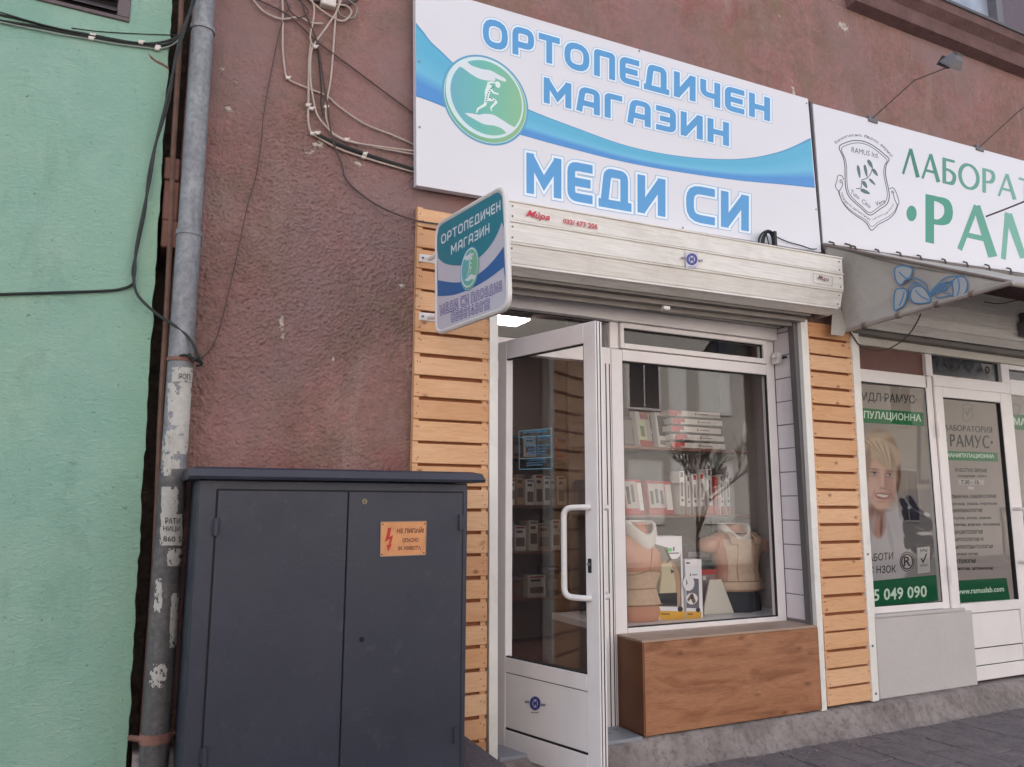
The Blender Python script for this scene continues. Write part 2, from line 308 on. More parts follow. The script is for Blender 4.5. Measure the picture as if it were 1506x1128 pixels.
# ------------------------------------------------------------------ geometry collector
class G:
    def __init__(s): s.v = []; s.f = []; s.c = []; s.col = (1, 1, 1, 1)
    def _add(s, vs, fs, cols=None):
        b = len(s.v); s.v += [tuple(float(x) for x in q) for q in vs]; s.f += [tuple(i+b for i in f) for f in fs]
        s.c += list(cols) if cols is not None else [s.col]*len(vs); return s
    def box(s, x0, x1, y0, y1, z0, z1, b=0.0):
        if x0 > x1: x0, x1 = x1, x0
        if y0 > y1: y0, y1 = y1, y0
        if z0 > z1: z0, z1 = z1, z0
        lo = (x0, y0, z0); hi = (x1, y1, z1)
        if b <= 0:
            vs = [(x, y, z) for x in (x0, x1) for y in (y0, y1) for z in (z0, z1)]
            return s._add(vs, [(0, 1, 3, 2), (4, 6, 7, 5), (0, 4, 5, 1), (2, 3, 7, 6), (0, 2, 6, 4), (1, 5, 7, 3)])
        vs = []; idx = {}
        for sx in (0, 1):
            for sy in (0, 1):
                for sz in (0, 1):
                    for k in range(3):
                        c = [(hi if t else lo)[i] for i, t in enumerate((sx, sy, sz))]
                        for i, t in enumerate((sx, sy, sz)):
                            if i != k: c[i] += -b if t else b
                        idx[(sx, sy, sz, k)] = len(vs); vs.append(c)
        fs = []
        for k in range(3):
            a, c = [i for i in range(3) if i != k]
            for sg in (0, 1):
                q = []
                for (ta, tc) in ((0, 0), (1, 0), (1, 1), (0, 1)):
                    t = [0, 0, 0]; t[k] = sg; t[a] = ta; t[c] = tc; q.append(idx[(*t, k)])
                fs.append(q)
        for k in range(3):
            a, c = [i for i in range(3) if i != k]
            for ta in (0, 1):
                for tc in (0, 1):
                    t0 = [0, 0, 0]; t0[a] = ta; t0[c] = tc; t1 = list(t0); t1[k] = 1
                    fs.append((idx[(*t0, a)], idx[(*t1, a)], idx[(*t1, c)], idx[(*t0, c)]))
        for sx in (0, 1):
            for sy in (0, 1):
                for sz in (0, 1): fs.append(tuple(idx[(sx, sy, sz, k)] for k in range(3)))
        return s._add(vs, fs)
    def prism(s, poly, d):           # 3-D polygon swept by vector d
        n = len(poly); d = np.array(d); a = [np.array(p) for p in poly]
        vs = a+[p+d for p in a]
        fs = [tuple(range(n)), tuple(range(2*n-1, n-1, -1))]+[(i, (i+1) % n, n+(i+1) % n, n+i) for i in range(n)]
        return s._add(vs, fs)
    def poly(s, pts, cols=None): return s._add(pts, [tuple(range(len(pts)))], cols)
    def tube(s, path, r, k=8, cap=True, closed=False):
        P = [np.array(p, float) for p in path]; n = len(P)
        T = []
        for i in range(n):
            a = P[(i-1) % n] if (closed or i > 0) else P[i]; b = P[(i+1) % n] if (closed or i < n-1) else P[i]
            t = b-a; T.append(t/(np.linalg.norm(t)+1e-12))
        up = np.array([0, 0, 1.]) if abs(T[0][2]) < .9 else np.array([1., 0, 0])
        nn = np.cross(T[0], up); nn /= np.linalg.norm(nn)
        vs = []
        for i in range(n):
            nn = nn-T[i]*np.dot(nn, T[i]); nn /= np.linalg.norm(nn); bb = np.cross(T[i], nn)
            rr = r[i] if hasattr(r, '__len__') else r
            for j in range(k):
                a = 2*math.pi*j/k; vs.append(P[i]+rr*(math.cos(a)*nn+math.sin(a)*bb))
        fs = []
        m = n if closed else n-1
        for i in range(m):
            for j in range(k):
                i2 = (i+1) % n; fs.append((i*k+j, i*k+(j+1) % k, i2*k+(j+1) % k, i2*k+j))
        if cap and not closed: fs += [tuple(range(k-1, -1, -1)), tuple((n-1)*k+j for j in range(k))]
        return s._add(vs, fs)
    def sphere(s, c, r, seg=12, ring=8, sc=(1, 1, 1)):
        vs = []; fs = []
        for i in range(ring+1):
            t = math.pi*i/ring
            for j in range(seg):
                a = 2*math.pi*j/seg
                vs.append((c[0]+r*sc[0]*math.sin(t)*math.cos(a), c[1]+r*sc[1]*math.sin(t)*math.sin(a), c[2]+r*sc[2]*math.cos(t)))
        for i in range(ring):
            for j in range(seg): fs.append((i*seg+j, i*seg+(j+1) % seg, (i+1)*seg+(j+1) % seg, (i+1)*seg+j))
        return s._add(vs, fs)
    def loft(s, rings, cap=True):
        k = len(rings[0]); vs = [p for r in rings for p in r]; fs = []
        for i in range(len(rings)-1):
            for j in range(k): fs.append((i*k+j, i*k+(j+1) % k, (i+1)*k+(j+1) % k, (i+1)*k+j))
        if cap: fs += [tuple(range(k-1, -1, -1)), tuple((len(rings)-1)*k+j for j in range(k))]
        return s._add(vs, fs)

def add(name, g, mat, parent=None, smooth=False, label=None, flat_print=False, kind=None):
    me = bpy.data.meshes.new(name)
    off = parent_off(parent)
    me.from_pydata([(x-off[0], y-off[1], z-off[2]) for x, y, z in g.v], [], g.f)
    if any(c != (1, 1, 1, 1) for c in g.c[:1]) or flat_print:
        at = me.color_attributes.new('Col', 'FLOAT_COLOR', 'POINT')
        at.data.foreach_set('color', np.array([c if len(c) == 4 else (*c, 1) for c in g.c], np.float32).ravel())
    if flat_print and len(g.f) < 3000:      # give every face of a print its own hair of height, so overlapping strokes never share a plane
        nv, nf, nc = [], [], []
        for k, f in enumerate(g.f):
            q = [np.array(g.v[i]) for i in f]; n = np.zeros(3)
            for i in range(len(q)): n += np.cross(q[i]-q[0], q[(i+1) % len(q)]-q[0])
            n /= (np.linalg.norm(n)+1e-12)
            if np.dot(n, CAM-q[0]) < 0: n = -n; q = q[::-1]; f = f[::-1]
            b = len(nv); nv += [tuple(p+n*((k % 7)*1.2e-5)) for p in q]; nc += [g.c[i] for i in f]; nf.append(tuple(range(b, b+len(q))))
        bpy.data.meshes.remove(me); me = bpy.data.meshes.new(name)
        me.from_pydata([(x-off[0], y-off[1], z-off[2]) for x, y, z in nv], [], nf)
        at = me.color_attributes.new('Col', 'FLOAT_COLOR', 'POINT'); at.data.foreach_set('color', np.array([c if len(c) == 4 else (*c, 1) for c in nc], np.float32).ravel())
    bm = bmesh.new(); bm.from_mesh(me)
    if not flat_print: bmesh.ops.recalc_face_normals(bm, faces=bm.faces)
    elif len(g.f) >= 3000:
        for f in bm.faces:
            if f.normal.y > 0: f.normal_flip()
    bm.to_mesh(me); bm.free()
    if smooth:
        me.polygons.foreach_set('use_smooth', [True]*len(me.polygons))
        try: me.set_sharp_from_angle(angle=math.radians(40))
        except Exception: pass
    me.materials.append(mat); me.update()
    o = bpy.data.objects.new(name, me); COL.objects.link(o)
    if parent is not None: o.parent = parent
    else: o.location = (0, 0, 0)
    if label: o['label'] = label
    if kind: o['kind'] = kind
    return o
OFF = {}
def parent_off(p):
    while p is not None:
        if p.name in OFF: return OFF[p.name]
        p = p.parent
    return (0, 0, 0)
def thing(name, label, cat, loc, group=None):
    o = bpy.data.objects.new(name, None); COL.objects.link(o); o.empty_display_size = .1
    o.location = tuple(float(x) for x in loc); OFF[o.name] = tuple(float(x) for x in loc)
    o['label'] = label; o['category'] = cat
    if group: o['group'] = group
    return o
def solo(name, g, mat, label, cat, group=None, smooth=False):
    lo = np.min(np.array(g.v), 0); hi = np.max(np.array(g.v), 0); base = ((lo[0]+hi[0])/2, (lo[1]+hi[1])/2, lo[2])
    g.v = [(x-base[0], y-base[1], z-base[2]) for x, y, z in g.v]
    o = add(name, g, mat, None, smooth); o.location = tuple(float(x) for x in base); OFF[o.name] = tuple(float(x) for x in base)
    o['label'] = label; o['category'] = cat
    if group: o['group'] = group
    return o
def structure(name, g, mat, smooth=False):
    o = add(name, g, mat, None, smooth); o['kind'] = 'structure'; return o

# ------------------------------------------------------------------ curves, lettering
def smoothline(pts, n=8, closed=False):
    P = [np.array(p, float) for p in pts]; out = []
    m = len(P); rng = range(m) if closed else range(m-1)
    g = lambda i: P[i % m] if closed else P[max(0, min(m-1, i))]
    for i in rng:
        a, b, c, d = g(i-1), g(i), g(i+1), g(i+2)
        for k in range(n):
            t = k/n
            out.append(.5*((2*b)+(-a+c)*t+(2*a-5*b+4*c-d)*t*t+(-a+3*b-3*c+d)*t**3))
    if not closed: out.append(P[-1])
    return out
def fillet(pts, r, closed=False, n=4):
    P = [np.array(p, float) for p in pts]; m = len(P); out = []
    for i in range(m):
        if not closed and i in (0, m-1): out.append(P[i]); continue
        a, b, c = P[i-1], P[i], P[(i+1) % m]
        la, lc = np.linalg.norm(a-b), np.linalg.norm(c-b); q = min(r, la*.49, lc*.49)
        s, e = b+(a-b)/la*q, b+(c-b)/lc*q
        for k in range(n+1):
            t = k/n; out.append((1-t)**2*s+2*t*(1-t)*b+t*t*e)
    return out
def ribbon(pts, hw, closed=False, ext=0.0):
    P = [np.array(p, float) for p in pts]; n = len(P)
    if not closed and ext:
        d = P[0]-P[1]; P[0] = P[0]+d/np.linalg.norm(d)*ext; d = P[-1]-P[-2]; P[-1] = P[-1]+d/np.linalg.norm(d)*ext
    vs = []
    for i in range(n):
        a = P[(i-1) % n] if (closed or i > 0) else None; c = P[(i+1) % n] if (closed or i < n-1) else None
        t1 = (P[i]-a)/np.linalg.norm(P[i]-a) if a is not None else None; t2 = (c-P[i])/np.linalg.norm(c-P[i]) if c is not None else None
        if t1 is None: t1 = t2
        if t2 is None: t2 = t1
        n1 = np.array([-t1[1], t1[0]]); n2 = np.array([-t2[1], t2[0]]); nn = n1+n2; nn /= np.linalg.norm(nn)
        w = hw[i] if hasattr(hw, '__len__') else hw
        k = w/max(.45, np.dot(nn, n1)); vs += [P[i]+nn*k, P[i]-nn*k]
    m = n if closed else n-1
    return vs, [(2*i, 2*i+1, 2*((i+1) % n)+1, 2*((i+1) % n)) for i in range(m)]
def glyph(ch, a):
    """techno block letters: strokes as centre lines in a box of height 1; a = half stroke width"""
    t = 1-a
    L = {
     'О': (.92, [([(a, a), (.92-a, a), (.92-a, t), (a, t)], True, .34)]),
     'Р': (.80, [([(a, 0), (a, t), (.80-a, t), (.80-a, .38), (a, .38)], False, .20)]),
     'Т': (.78, [([(0, t), (.78, t)], False, 0), ([(.39, 0), (.39, 1-a*1.5)], False, 0)]),
     'П': (.78, [([(a, 0), (a, t), (.78-a, t), (.78-a, 0)], False, .06)]),
     'Е': (.72, [([(.72, t), (a, t), (a, a), (.72, a)], False, .16), ([(a, .5), (.66, .5)], False, 0)]),
     'Д': (.94, [([(0, a*.8), (.94, a*.8)], False, 0), ([(a*1.5, a), (.26, t), (.94-a*1.9, t), (.94-a*1.9, a)], False, .12)]),
     'И': (.80, [([(a, 0), (a, 1)], False, 0), ([(.80-a, 0), (.80-a, 1)], False, 0), ([(a*1.2, .10), (.80-a*1.2, .90)], False, 0)]),
     'Ч': (.74, [([(a, 1), (a, .42), (.74-a, .42)], False, .2), ([(.74-a, 0), (.74-a, 1)], False, 0)]),
     'Н': (.78, [([(a, 0), (a, 1)], False, 0), ([(.78-a, 0), (.78-a, 1)], False, 0), ([(a, .48), (.78-a, .48)], False, 0)]),
     'М': (1.0, [([(a, 0), (a, 1)], False, 0), ([(1-a, 0), (1-a, 1)], False, 0), ([(a*1.1, 1-a*.95), (.5, .32), (1-a*1.1, 1-a*.95)], False, .0)]),
     'А': (.86, [([(a, 0), (.24, t), (.86-a, t), (.86-a, 0)], False, .16), ([(.18, .36), (.86-a, .36)], False, 0)]),
     'Г': (.64, [([(a, 0), (a, t), (.64, t)], False, .10)]),
     'З': (.74, [([(.02, t), (.74-a, t), (.74-a, a), (.02, a)], False, .16), ([(.16, .5), (.74-a, .5)], False, 0)]),
     'С': (.82, [([(.82, t), (a, t), (a, a), (.82, a)], False, .30)]),
     'Л': (.80, [([(a, 0), (.22, t), (.80-a, t), (.80-a, 0)], False, .12)]),
     'В': (.78, [([(a, a), (a, t), (.74-a, t), (.74-a, .52), (.78-a, .48), (.78-a, a)], True, .12), ([(a, .5), (.70-a, .5)], False, 0)]),
     '0': (.78, [([(a, a), (.78-a, a), (.78-a, t), (a, t)], True, .3)]),
     '8': (.78, [([(a, a), (.78-a, a), (.78-a, t), (a, t)], True, .2), ([(a, .52), (.78-a, .52)], False, 0)]),
     '1': (.42, [([(0, .78), (.42-a, t), (.42-a, 0)], False, .03)]),
     '4': (.80, [([(.5, 1), (a, .26), (.80, .26)], False, .02), ([(.58, 0), (.58, .62)], False, 0)]),
     '2': (.76, [([(a*.4, t), (.76-a, t), (.76-a, .52), (a, .46), (a, a), (.76, a)], False, .16)]),
    }
    return L[ch]
def blocktext(s, quad, P, layers, a=.11, gap=.16, space=.5):
    """layers: (extra half width, colour, depth index). quad: BL, BR, TR, TL in survey frame. returns list of G"""
    x = 0; items = []
    for ch in s:
        if ch == ' ': x += space; continue
        w, st = glyph(ch, a); items += [(x, q) for q in st]; x += w+gap
    Wd = x-gap
    quad = [np.array(q, float) for q in quad]
    def mp(p):
        s_, t_ = p[0]/Wd, p[1]
        q = (quad[0]*(1-s_)+quad[1]*s_)*(1-t_)+(quad[3]*(1-s_)+quad[2]*s_)*t_
        return q
    out = []
    for (ex, col, dep) in layers:
        g = G(); g.col = col
        for i, (x0, (pts, cl, rad)) in enumerate(items):
            pp = [np.array(p)+np.array([x0, 0]) for p in pts]
            if rad: pp = fillet(pp, rad, cl)
            vs, fs = ribbon(pp, a+ex, cl, ex)
            g._add([P(*mp(q), dep+(i % 4)*.0001) for q in vs], fs)
        out.append(g)
    return out
def humanist(g, s, quad, P, dep, col, tk=.085, tn=.052, gap=.14, taper=None):
    th = {
     'Л': (.74, [([(.37, 1), (.02, 0)], [tn*1.1, tn]), ([(.37, 1), (.70, 0)], [tk*.9, tk*1.1])]), 'А': (.80, [([(.40, 1), (.03, 0)], [tn, tn]), ([(.40, 1), (.76, 0)], [tk*.9, tk*1.1]), ([(.16, .34), (.63, .34)], [tn, tn])]),
     'Б': (.60, [([(tk, 0), (tk, 1)], [tk, tk]), ([(tk, 1-tn), (.56, 1-tn)], [tn, tn]), ([(tk, .56), (.30, .56), (.52, .44), (.54, .28), (.46, .10), (.28, tn), (tk, tn)], [tn, tn, tk, tk, tk, tn, tn])]),
     'О': (.94, [([(.47+.41*math.cos(t), .5+.47*math.sin(t)) for t in np.linspace(0, 2*math.pi, 29)[:-1]], [tn+(tk-tn)*abs(math.cos(t)) for t in np.linspace(0, 2*math.pi, 29)[:-1]])]),
     'Р': (.58, [([(tk, 0), (tk, 1)], [tk, tk]), ([(tk, 1-tn), (.28, 1-tn), (.46, .90), (.51, .73), (.45, .56), (.28, .47), (tk, .47)], [tn, tn, tk, tk, tk, tn, tn])]),
     'Т': (.64, [([(.32, 0), (.32, 1)], [tk, tk]), ([(0, 1-tn), (.64, 1-tn)], [tn, tn])]), 'И': (.78, [([(tk, 0), (tk, 1)], [tk, tk]), ([(.78-tk, 0), (.78-tk, 1)], [tk, tk]), ([(tk, .06), (.78-tk, .94)], [tn, tn])]),
     'Я': (.62, [([(.62-tk, 0), (.62-tk, 1)], [tk, tk]), ([(.62-tk, 1-tn), (.3, 1-tn), (.12, .88), (.1, .72), (.16, .56), (.62-tk, .5)], [tn, tn, tk, tk, tn, tn]), ([(.36, .5), (.04, 0)], [tk, tk])]),
     'М': (.98, [([(.14, 1), (.05, 0)], [tn, tn]), ([(.84, 1), (.93, 0)], [tk, tk]), ([(.15, .98), (.49, .12)], [tk, tk*.8]), ([(.83, .98), (.49, .12)], [tn, tn])]),
     'У': (.76, [([(.04, 1), (.40, .38)], [tk, tk]), ([(.72, 1), (.36, .28), (.26, .06), (.10, .02)], [tn, tn, tn, tn])]),
     'С': (.72, [([(.47+.41*math.cos(t), .5+.47*math.sin(t)) for t in np.linspace(.85, 2*math.pi-.85, 22)], [tn+(tk-tn)*abs(math.cos(t))*(1 if math.cos(t) < 0 else .3) for t in np.linspace(.85, 2*math.pi-.85, 22)])]),
    }
    x = 0; items = []
    for ch in s:
        w, st = th[ch]; items += [(x, q, ch) for q in st]; x += w+gap
    Wd = x-gap; q = [np.array(k, float) for k in quad]
    for i, (x0, (pts, hw), ch) in enumerate(items):
        pp = [np.array(p)+np.array([x0, 0]) for p in pts]
        if len(pp) > 2 and ch not in 'ОС': 
            k = len(pp); pp2 = smoothline(pp, 4); hw = list(np.interp(np.linspace(0, k-1, len(pp2)), range(k), hw)); pp = pp2
        vs, fs = ribbon(pp, hw, ch == 'О'); b = [(v[0]/Wd, v[1]) for v in vs]
        c = col(x0/Wd) if callable(col) else col
        g._add([P(*((q[0]*(1-a)+q[1]*a)*(1-t)+(q[3]*(1-a)+q[2]*a)*t), dep+(i % 4)*.0001) for a, t in b], fs, [c]*len(vs))
    return g
_tc = {}
def textmesh(s, bold=0.0, shear=0.0):
    k = (s, bold, shear)
    if k in _tc: return _tc[k]
    cu = bpy.data.curves.new('t', 'FONT'); cu.body = s; cu.size = 1; cu.resolution_u = 2; cu.offset = bold; cu.shear = shear; cu.fill_mode = 'FRONT'
    ob = bpy.data.objects.new('t', cu); COL.objects.link(ob)
    dg = bpy.context.evaluated_depsgraph_get(); ev = ob.evaluated_get(dg); me = ev.to_mesh()
    vs = np.array([v.co[:2] for v in me.vertices]); fs = [tuple(p.vertices) for p in me.polygons]
    ev.to_mesh_clear(); bpy.data.objects.remove(ob); bpy.data.curves.remove(cu)
    lo, hi = vs.min(0), vs.max(0); vs = (vs-lo)/(hi-lo)
    _tc[k] = (vs, fs, (hi-lo)[0]/(hi-lo)[1]); return _tc[k]
def fonttext(g, s, quad, P, dep, col, bold=0.0, shear=0.0):
    vs, fs, _ = textmesh(s, bold, shear); q = [np.array(x, float) for x in quad]
    pts = [P(*((q[0]*(1-a)+q[1]*a)*(1-b)+(q[3]*(1-a)+q[2]*a)*b), dep) for a, b in vs]
    g._add(pts, fs, [col]*len(pts)); return g
def rect(x0, x1, yb0, yb1, yt1, yt0): return [(x0, yb0), (x1, yb1), (x1, yt1), (x0, yt0)]
def arctext(g, s, line, h, P, dep, col, bold=0.0):
    vs, fs, asp = textmesh(s, bold); L = [np.array(p, float) for p in line]
    d = np.cumsum([0]+[np.linalg.norm(L[i+1]-L[i]) for i in range(len(L)-1)])
    def at(t):
        t = min(max(t, 0), d[-1]-1e-6); i = int(np.searchsorted(d, t, 'right')-1); i = min(i, len(L)-2)
        k = (t-d[i])/(d[i+1]-d[i]); tg = (L[i+1]-L[i])/np.linalg.norm(L[i+1]-L[i]); return L[i]*(1-k)+L[i+1]*k, np.array([tg[1], -tg[0]])
    pts = []
    for a, b in vs:
        c, n = at(a*d[-1]); pts.append(P(*(c+n*b*h), dep))
    g._add(pts, fs, [col]*len(pts)); return g
def strokeline(g, pts, hw, P, dep, col, closed=False, sm=5):
    pp = smoothline(pts, sm, closed) if sm else [np.array(p, float) for p in pts]
    vs, fs = ribbon(pp, hw, closed); g._add([P(*q, dep) for q in vs], fs, [col]*len(vs)); return g
def fillpoly(g, pts, P, dep, col, sm=0, closed=True):
    pp = smoothline(pts, sm, True) if sm else pts
    q = [P(p[0], p[1], dep) for p in pp]
    g.poly(q, [col(p) if callable(col) else col for p in pp]); return g
def lerp(a, b, t): return tuple(x*(1-t)+y*t for x, y in zip(a, b))
def planeP(y0): return lambda u, v, d=0.0: F(u, v, y0-d)

exec_sections = []
# ================================================================== SETTING
g = G(); g.box(-14, 24, -3.2, .6, -.12, -.012); PAVE = structure('pavement', g, M['joint'])
g = G(); g.box(-30, 40, -30, -3.2, -.3, -.10); structure('road', g, M['road'])
g = G(); g.box(-30, 40, -16.2, -12.6, -.25, .02); structure('far_pavement', g, simple('far_pavement', S(176, 168, 160), .9, var=.1, vscale=1.5))
g = G(); g.box(-30, 40, -3.34, -3.2, -.2, .0, .01); structure('kerb', g, M['kerb'])
# paving stones: rows run towards the street, joints recessed
tiles = []
for k in range(3):
    t = G(); w, l = .262-.010, .40-.010
    t.box(-w/2, w/2, -l/2, l/2, -.03, 0.0, .004); tiles.append(t)
tmeshes = []
n_t = 0
for i in range(20):
    for j in range(7):
        x = 2.44+.265*i; y = -.33-.40*j-(.2 if i % 2 else 0)
        if x < 2.9 and j > 3: continue
        dz = random.uniform(-.003, .003)
        if not tmeshes or len(tmeshes) < 3:
            o = add('paving_tile', tiles[len(tmeshes)], M['tile'], PAVE); tmeshes.append(o.data)
        else:
            o = bpy.data.objects.new('paving_tile', tmeshes[n_t % 3]); COL.objects.link(o); o.parent = PAVE
        o.location = (x, y, dz); o.rotation_euler = (random.uniform(-.004, .004), random.uniform(-.004, .004), random.uniform(-.006, .006)); n_t += 1
for i in range(20):     # half stones that close the row against the wall foot
    if i % 2:
        x = 2.44+.265*i; t = G(); t.box(-.128, .128, -.097, .097, -.03, 0, .004)
        o = add('paving_tile', t, M['tile'], PAVE); o.location = (x, -.23, random.uniform(-.003, .003))

# rough concrete wall foot under both shop fronts
def foot(x0, x1, nx, zt, mound=0.0):
    prof = [(.40, zt), (.05, zt), (-.005, zt), (-.025, zt-.012), (-.045, zt-.05), (-.062, zt-.09), (-.082, .03), (-.11, .002), (-.15, -.012), (-.15, -.03)]
    g = G(); rings = []
    for i in range(nx+1):
        x = x0+(x1-x0)*i/nx; r = []
        for k, (y, z) in enumerate(prof):
            q = Vector((x*3.1, y*3, z*3)); d = mnoise.noise(q*2.3)*.014+mnoise.noise(q*7)*.010+mnoise.noise(q*15)*.005
            e = 1.0 if k >= 2 else .3
            r.append((x, y+d*e-(.03*mnoise.noise(Vector((x*2.2, 3, k*.3))) if k > 5 else 0)-(mound*.05 if k > 4 else 0), z+d*.6*e))
        rings.append(r)
    n = len(prof)
    for i in range(nx):
        pass
    vs = [p for r in rings for p in r]
    fs = [(i*n+j, i*n+j+1, (i+1)*n+j+1, (i+1)*n+j) for i in range(nx) for j in range(n-1)]
    g._add(vs, fs); return g

g = G(); random.seed(5)
for _ in range(170):
    x, y, r = random.uniform(2.4, 7), -.15-abs(random.gauss(0, .09)), random.uniform(.003, .011)
    g.sphere((x, y, r*.3), r, 6, 4, (1, random.uniform(.6, 1.2), .55))
o = add('grit', g, simple('grit_stone', S(128, 118, 112), .95, var=.3, vscale=40)); o['kind'] = 'stuff'; o['label'] = 'loose grit along the foot of the concrete step'; o['category'] = 'grit'
BLD = thing('burgundy_building', 'burgundy rough-rendered building wall with peeling patches behind the shop signs', 'building', (3, .2, 0))
g = G()
g.box(.135, 1.345, .066, .42, .145, 5.4); g.box(1.345, 1.83, .05, .42, .145, 4.05); g.box(1.345, 1.83, .066, .42, 4.05, 5.4); g.box(1.83, 18, .05, .42, 2.86, 4.05); g.box(1.83, 18, .066, .42, 4.05, 5.4); g.box(9.2, 18, .05, .42, -.02, 2.86); g.box(4.175, 4.70, .05, .42, .145, 2.86)
add('rendered_wall', g, M['red'], BLD)
def vnoise(X, Z, sc, seed):
    r = np.random.RandomState(seed); x, z = X*sc+50, Z*sc+50; i, j = np.floor(x).astype(int), np.floor(z).astype(int); n = max(i.max(), j.max())+3
    L = r.rand(n, n).astype(np.float32)*2-1; fx, fz = x-i, z-j; fx = fx*fx*fx*(fx*(fx*6-15)+10); fz = fz*fz*fz*(fz*(fz*6-15)+10)
    return (L[i, j]*(1-fx)+L[i+1, j]*fx)*(1-fz)+(L[i, j+1]*(1-fx)+L[i+1, j+1]*fx)*fz
def render_skin(x0, x1, z0, z1, step, amp, zsm):
    nx, nz = int((x1-x0)/step)+1, int((z1-z0)/step)+1
    X, Z = np.meshgrid(np.linspace(x0, x1, nx), np.linspace(z0, z1, nz))
    wx, wz = X+.012*vnoise(X, Z, 14, 1), Z+.012*vnoise(X, Z, 14, 2)
    big = vnoise(X, Z, 1.6, 3)+.5*vnoise(X, Z, 4.1, 4)
    a = vnoise(wx, wz*1.1, 44, 5); b = vnoise(wx, wz*1.25, 90, 6); c = vnoise(X, Z, 7, 7); d = vnoise(wx, wz, 150, 8)
    rough = np.clip(.55+.55*big+.6*np.clip((zsm-Z)/1.0, -.6, .6), .22, 1.25)
    h = amp*rough*(.22*np.maximum(a, -.3)+.50*np.maximum(b, -.45)+.50*d)+.003*c
    edge = np.minimum(np.minimum(X-x0, x1-X)/.01, 1); h = h*np.clip(edge, 0, 1)
    V = np.stack([X, .052-np.clip(h, -.010, .012), Z], -1).reshape(-1, 3)
    idx = np.arange(nx*nz).reshape(nz, nx); F_ = np.stack([idx[:-1, :-1], idx[:-1, 1:], idx[1:, 1:], idx[1:, :-1]], -1).reshape(-1, 4)
    me = bpy.data.meshes.new('render_coat'); me.vertices.add(len(V)); me.vertices.foreach_set('co', (V-np.array(OFF[BLD.name])).ravel())
    me.loops.add(F_.size); me.loops.foreach_set('vertex_index', F_.ravel().astype(np.int32)); me.polygons.add(len(F_)); me.polygons.foreach_set('loop_start', np.arange(0, F_.size, 4, dtype=np.int32))
    me.polygons.foreach_set('use_smooth', np.ones(len(F_), bool)); me.update(calc_edges=True); me.materials.append(M['red'])
    o = bpy.data.objects.new('render_coat', me); COL.objects.link(o); o.parent = BLD; return o
render_skin(.137, 1.345, .145, 5.398, .0045, .0092, 3.7)
render_skin(1.346, 7.6, 4.05, 5.398, .0075, .011, 3.6)
g = G(); g.box(-.4, .2, .32, .6, -.05, 7.2); add('gap_filler', g, simple('gap_rubble', S(92, 80, 72), .95, var=.5, vscale=16, bump=.03, bscale=24), BLD)  # filler behind the gap, widened to keep sunlight from shining through
add('wall_foot', foot(1.2, 9.2, 190, .147), M['kerb'], BLD, True)
g = foot(.11, 1.199, 30, .40); add('old_plinth', g, M['kerb'], BLD, True, 'mossy stone plinth beside the cabinet')
g = G(); g.prism([(4.9, .075, 5.38), (4.9, -.045, 5.40), (4.9, -.05, 5.42), (4.9, -.05, 5.52), (4.9, -.09, 5.55), (4.9, -.12, 5.57), (4.9, -.12, 5.66), (4.9, .075, 5.68)], (4.3, 0, 0)); add('cornice', g, simple('cornice_render', S(112, 88, 86), .95, var=.22, vscale=5, bump=.012, bscale=30, kind='Object', spec=.1), BLD)
g = G(); g.prism([(4.9, -.121, 5.645), (4.9, -.135, 5.648), (4.9, -.135, 5.672), (4.9, .05, 5.70), (4.9, .05, 5.682), (4.9, -.121, 5.661)], (4.3, 0, 0)); add('cornice_flashing', g, M['signedge'], BLD)
g = G(); g.box(.135, 5.2, .05, .42, 5.4, 7.2); g.box(9.2, 18, .05, .42, 5.4, 5.682); g.box(5.2, 5.9, .05, .42, 5.682, 7.2); g.box(8.4, 18, .05, .42, 5.682, 7.2); add('upper_wall', g, M['red'], BLD)
win = G(); win.box(5.9, 5.98, .02, .2, 5.70, 7.2); win.box(6.86, 6.95, .02, .2, 5.70, 7.2); win.box(5.98, 6.86, .04, .2, 5.70, 5.76); UW = add('upper_window', win, M['pmetal'], BLD)
g = G(); g.box(5.98, 6.86, .10, .12, 5.762, 7.2); add('pane', g, simple('pale_curtained_pane', S(150, 158, 172), .2, var=.3, vscale=3), UW)
g = G(); g.box(6.952, 8.4, .10, .16, 5.69, 7.2); add('shutter_leaf', g, simple('plum_shutter', S(96, 82, 92), .7, var=.08), BLD)
for k, (u, w) in enumerate([(620, 0)]): pass

# green neighbour, ragged right edge
GB = thing('green_building', 'mint green plastered building wall with a chipped ragged edge beside the drain pipe', 'building', (-3, .2, 0))
edge = []
z = -.05
while z < 7.2:
    xb = np.interp(z, [0, .56, 2.2, 3.73, 7.2], [.095, .087, .061, .042, .0])
    edge.append((xb+.010*mnoise.noise(Vector((z*9, 0, 1)))+.006*mnoise.noise(Vector((z*31, 5, 1))), -.02, z)); z += .035
g = G(); g.prism([(-8, -.02, -.05)]+edge+[(-8, -.02, edge[-1][2])], (0, .5, 0)); add('plaster_wall', g, M['green'], GB)
# louvred vent
q1 = F(190, 34, -.02); q2 = F(171.5, 24, -.02); x0 = -1.05; zt = 4.25
VT = G()
VT.box(x0, q1[0], -.032, -.004, q1[2], q2[2], .003); VT.box(q2[0], q1[0], -.032, -.004, q2[2]+.001, zt, .003); VT.box(x0, x0+.06, -.032, -.004, q2[2]+.001, zt, .003)
VF = add('vent_frame', VT, M['vent'], GB)
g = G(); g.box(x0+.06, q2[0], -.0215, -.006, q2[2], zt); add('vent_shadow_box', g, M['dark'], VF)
for k in range(9):
    z0 = q2[2]+.012+k*.055; g = G(); g.prism([(x0+.06, -.045, z0), (x0+.06, -.022, z0+.026), (x0+.06, -.022, z0+.031), (x0+.06, -.045, z0+.005)], (q2[0]-x0-.061, 0, 0)); add('louvre', g, simple('louvre_paint', S(70, 62, 66), .6), VF)
